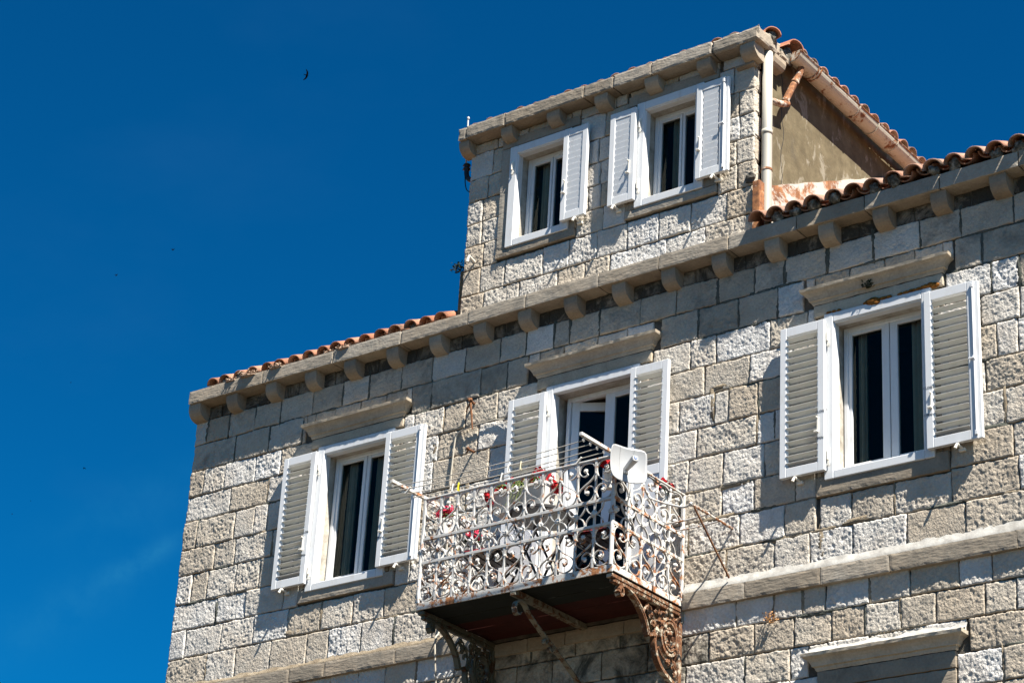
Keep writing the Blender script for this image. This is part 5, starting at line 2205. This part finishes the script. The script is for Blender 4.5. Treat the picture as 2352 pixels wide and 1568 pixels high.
t = thing('whip_antenna', 'thin grey whip antenna on a black bent tube beside the dormer', 'antenna', (3.62, .06, 13.57))
q = MB()
q.tube([(3.515, .06, 14.345), (3.522, .06, 14.32)], .013, 8)
q.tube([(3.515, .06, 14.34), (3.535, .06, 13.73)], [.0085, .0095], 8)
ob('rod', q, GALV, t)
q = MB()
q.tube(crom([(3.548, .06, 13.76), (3.548, .06, 13.70), (3.555, .06, 13.62), (3.60, .06, 13.555), (3.67, .06, 13.54)], 5), [.030] * 6 + [.027] * 15, 10)
for zz in (13.745, 13.70):
    q.tube([(3.548, .06, zz - .006), (3.548, .06, zz + .006)], .040, 10)
    q.tube([(3.50, .05, zz), (3.56, .05, zz)], .006, 6)
ob('holder', q, BLACKP, t, smooth=True)
q = MB()
q.tube(crom([(3.55, .04, 13.64), (3.565, .03, 13.52), (3.60, .02, 13.42), (3.66, .0, 13.36)], 5), .006, 6)
ob('lead', q, BLACKP, t)

# ------------------------------------------------------------------ weeds
def weed(name, label, c, n, rad, mat, seed, group=None, flat=.6, leaf=.012):
    rr_ = random.Random(seed)
    mb = MB()
    blob(mb, (c[0], c[1], c[2] - .012), rad * (.66 if flat < .9 else .25), seed, 9, 5, (1.3, .6, .22), .35)
    for k in range(n):
        d_ = Vector((max(-1.4, min(1.4, rr_.gauss(0, 1))), max(-.9, min(.9, rr_.gauss(0, .6))), min(1.6 * flat, abs(rr_.gauss(0, flat)))))
        p = Vector(c) + d_ * rad * .5
        n_ = Vector((rr_.uniform(-1, 1), rr_.uniform(-1, 1), rr_.uniform(-1, 1))).normalized()
        u_ = n_.orthogonal().normalized() * leaf * rr_.uniform(.6, 1.3)
        v_ = n_.cross(u_) * .6
        mb.add([p - u_, p + v_, p + u_, p - v_], [(0, 1, 2, 3)])
        if k % 9 == 0:
            mb.tube([Vector(c) + Vector((d_.x * rad * .3, d_.y * rad * .3, -.01)), p], .002, 4)
    o = ob(name, mb, mat, org=c)
    tag(o, label, 'plant', group)
    return o


weed('stonecrop', 'pinkish stonecrop tuft nearest the left end of the cornice', (.62, -.15, 11.85), 120, .10, SEDUM, 1, flat=.32, group= 'stonecrop on the cornice')
weed('stonecrop', 'widest pinkish stonecrop tuft on the cornice under the tiles', (.88, -.15, 11.85), 220, .15, SEDUM, 2, flat=.32, group= 'stonecrop on the cornice')
weed('stonecrop', 'rusty pink stonecrop tuft on the third cornice gap from left', (1.28, -.15, 11.85), 160, .13, SEDUM, 3, flat=.32, group= 'stonecrop on the cornice')
weed('stonecrop', 'small stonecrop tuft right of the cornice joint', (2.02, -.13, 11.855), 70, .08, SEDUM, 4, flat=.32, group= 'stonecrop on the cornice')
weed('stonecrop', 'cream stonecrop tuft below the middle tiles on the cornice', (2.24, -.15, 11.85), 130, .11, SEDUM, 5, flat=.32, group= 'stonecrop on the cornice')
weed('wall_weed', 'dry orange weed growing from the wall right of the balcony', (7.38, -.03, 8.07), 90, .09, DRYW, 6, flat=1.0, leaf=.010)
weed('hood_weed', 'dark green weed under the hood of the right window', (8.37, -.055, 10.995), 130, .08, DARKW, 7, flat=.9, leaf=.012)
weed('roof_weed', 'dark dry bush against the left foot of the dormer', (3.57, .02, 12.47), 130, .09, DARKW, 8, flat=1.3, leaf=.014)

# ------------------------------------------------------------------ birds
def bird_mesh(span, pose):
    """swift: sickle wings, cigar body, forked tail; nose +x, wings +-y"""
    mb = MB()
    k = span / 2
    mb.tube([(-.34 * k, 0, 0), (-.2 * k, 0, 0), (.0, 0, 0), (.18 * k, 0, 0), (.30 * k, 0, 0)], [.02 * k, .07 * k, .095 * k, .08 * k, .015 * k], 8)
    for s_ in (-1, 1):
        le = crom([(.16 * k, 0), (.20 * k, .22 * k), (.10 * k, .55 * k), (-.14 * k, .84 * k), (-.36 * k, 1.0 * k)], 4)
        te = crom([(-.14 * k, 0), (-.11 * k, .22 * k), (-.16 * k, .5 * k), (-.31 * k, .8 * k), (-.37 * k, 1.0 * k)], 4)
        vs = []
        for (a_, b_) in zip(le, te):
            dzz = pose * (a_[1] / k) ** 1.3 * k
            vs += [(a_[0], s_ * a_[1], dzz + .012 * k), (b_[0], s_ * b_[1], dzz + .012 * k), (b_[0], s_ * b_[1], dzz - .012 * k), (a_[0], s_ * a_[1], dzz - .012 * k)]
        n = len(le)
        fs = [(i * 4 + j, i * 4 + (j + 1) % 4, (i + 1) * 4 + (j + 1) % 4, (i + 1) * 4 + j) for i in range(n - 1) for j in range(4)]
        mb.add(vs, fs)
        mb.add([(-.26 * k, s_ * .05 * k, .01 * k), (-.56 * k, s_ * .13 * k, .008 * k), (-.50 * k, s_ * .06 * k, .008 * k), (-.34 * k, 0, .01 * k),
                (-.26 * k, s_ * .05 * k, -.01 * k), (-.56 * k, s_ * .13 * k, -.008 * k), (-.50 * k, s_ * .06 * k, -.008 * k), (-.34 * k, 0, -.01 * k)],
               [(0, 1, 2, 3), (7, 6, 5, 4), (0, 4, 5, 1), (1, 5, 6, 2), (2, 6, 7, 3), (3, 7, 4, 0)])
    return mb


def bird(u, v, dist, span, ang, tilt, pose, label):
    """(u, v): direction as tangents right and up of the view axis"""
    d_ = (FWD + RIGHT * u + UP * v).normalized()
    p = CAM_LOC + d_ * dist
    f = RIGHT * math.cos(ang) + UP * math.sin(ang)
    side = -RIGHT * math.sin(ang) + UP * math.cos(ang)
    side = (side * math.cos(tilt) + FWD * math.sin(tilt)).normalized()
    upv = f.cross(side)
    Mx = Matrix((f, side, upv)).transposed().to_4x4()
    Mx.translation = p
    o = ob('swift', bird_mesh(span, pose).mesh('swift'), BIRD)
    o.matrix_world = Mx
    tag(o, label, 'bird', 'swifts in the sky')
    return o


def uvp(x, y):
    return (x - 1176) / 5283., -(y - 784) / 5283.


bird(*uvp(704.5, 173), 95, .50, R(-14), R(10), .0, 'largest black swift with spread sickle wings high over the roof')
bird(*uvp(397, 573.5), 170, .42, R(-75), R(62), .12, 'tiny swift seen edge on, upper of the middle pair')
bird(*uvp(267, 632), 170, .42, R(-62), R(64), .05, 'tiny slanting swift below and left of the middle pair\'s upper one')
bird(*uvp(192, 1074), 160, .36, R(85), R(45), -.5, 'small swift with drooping wings low in the left sky')
bird(*uvp(163, 878), 330, .40, R(20), R(55), .2, 'speck of a far swift above the drooping one')
bird(*uvp(28, 1180), 260, .36, R(15), R(65), .2, 'dark speck of a swift near the left edge')
bird(*uvp(71, 1149.5), 330, .36, R(70), R(60), .2, 'faint far swift just above the left edge speck')
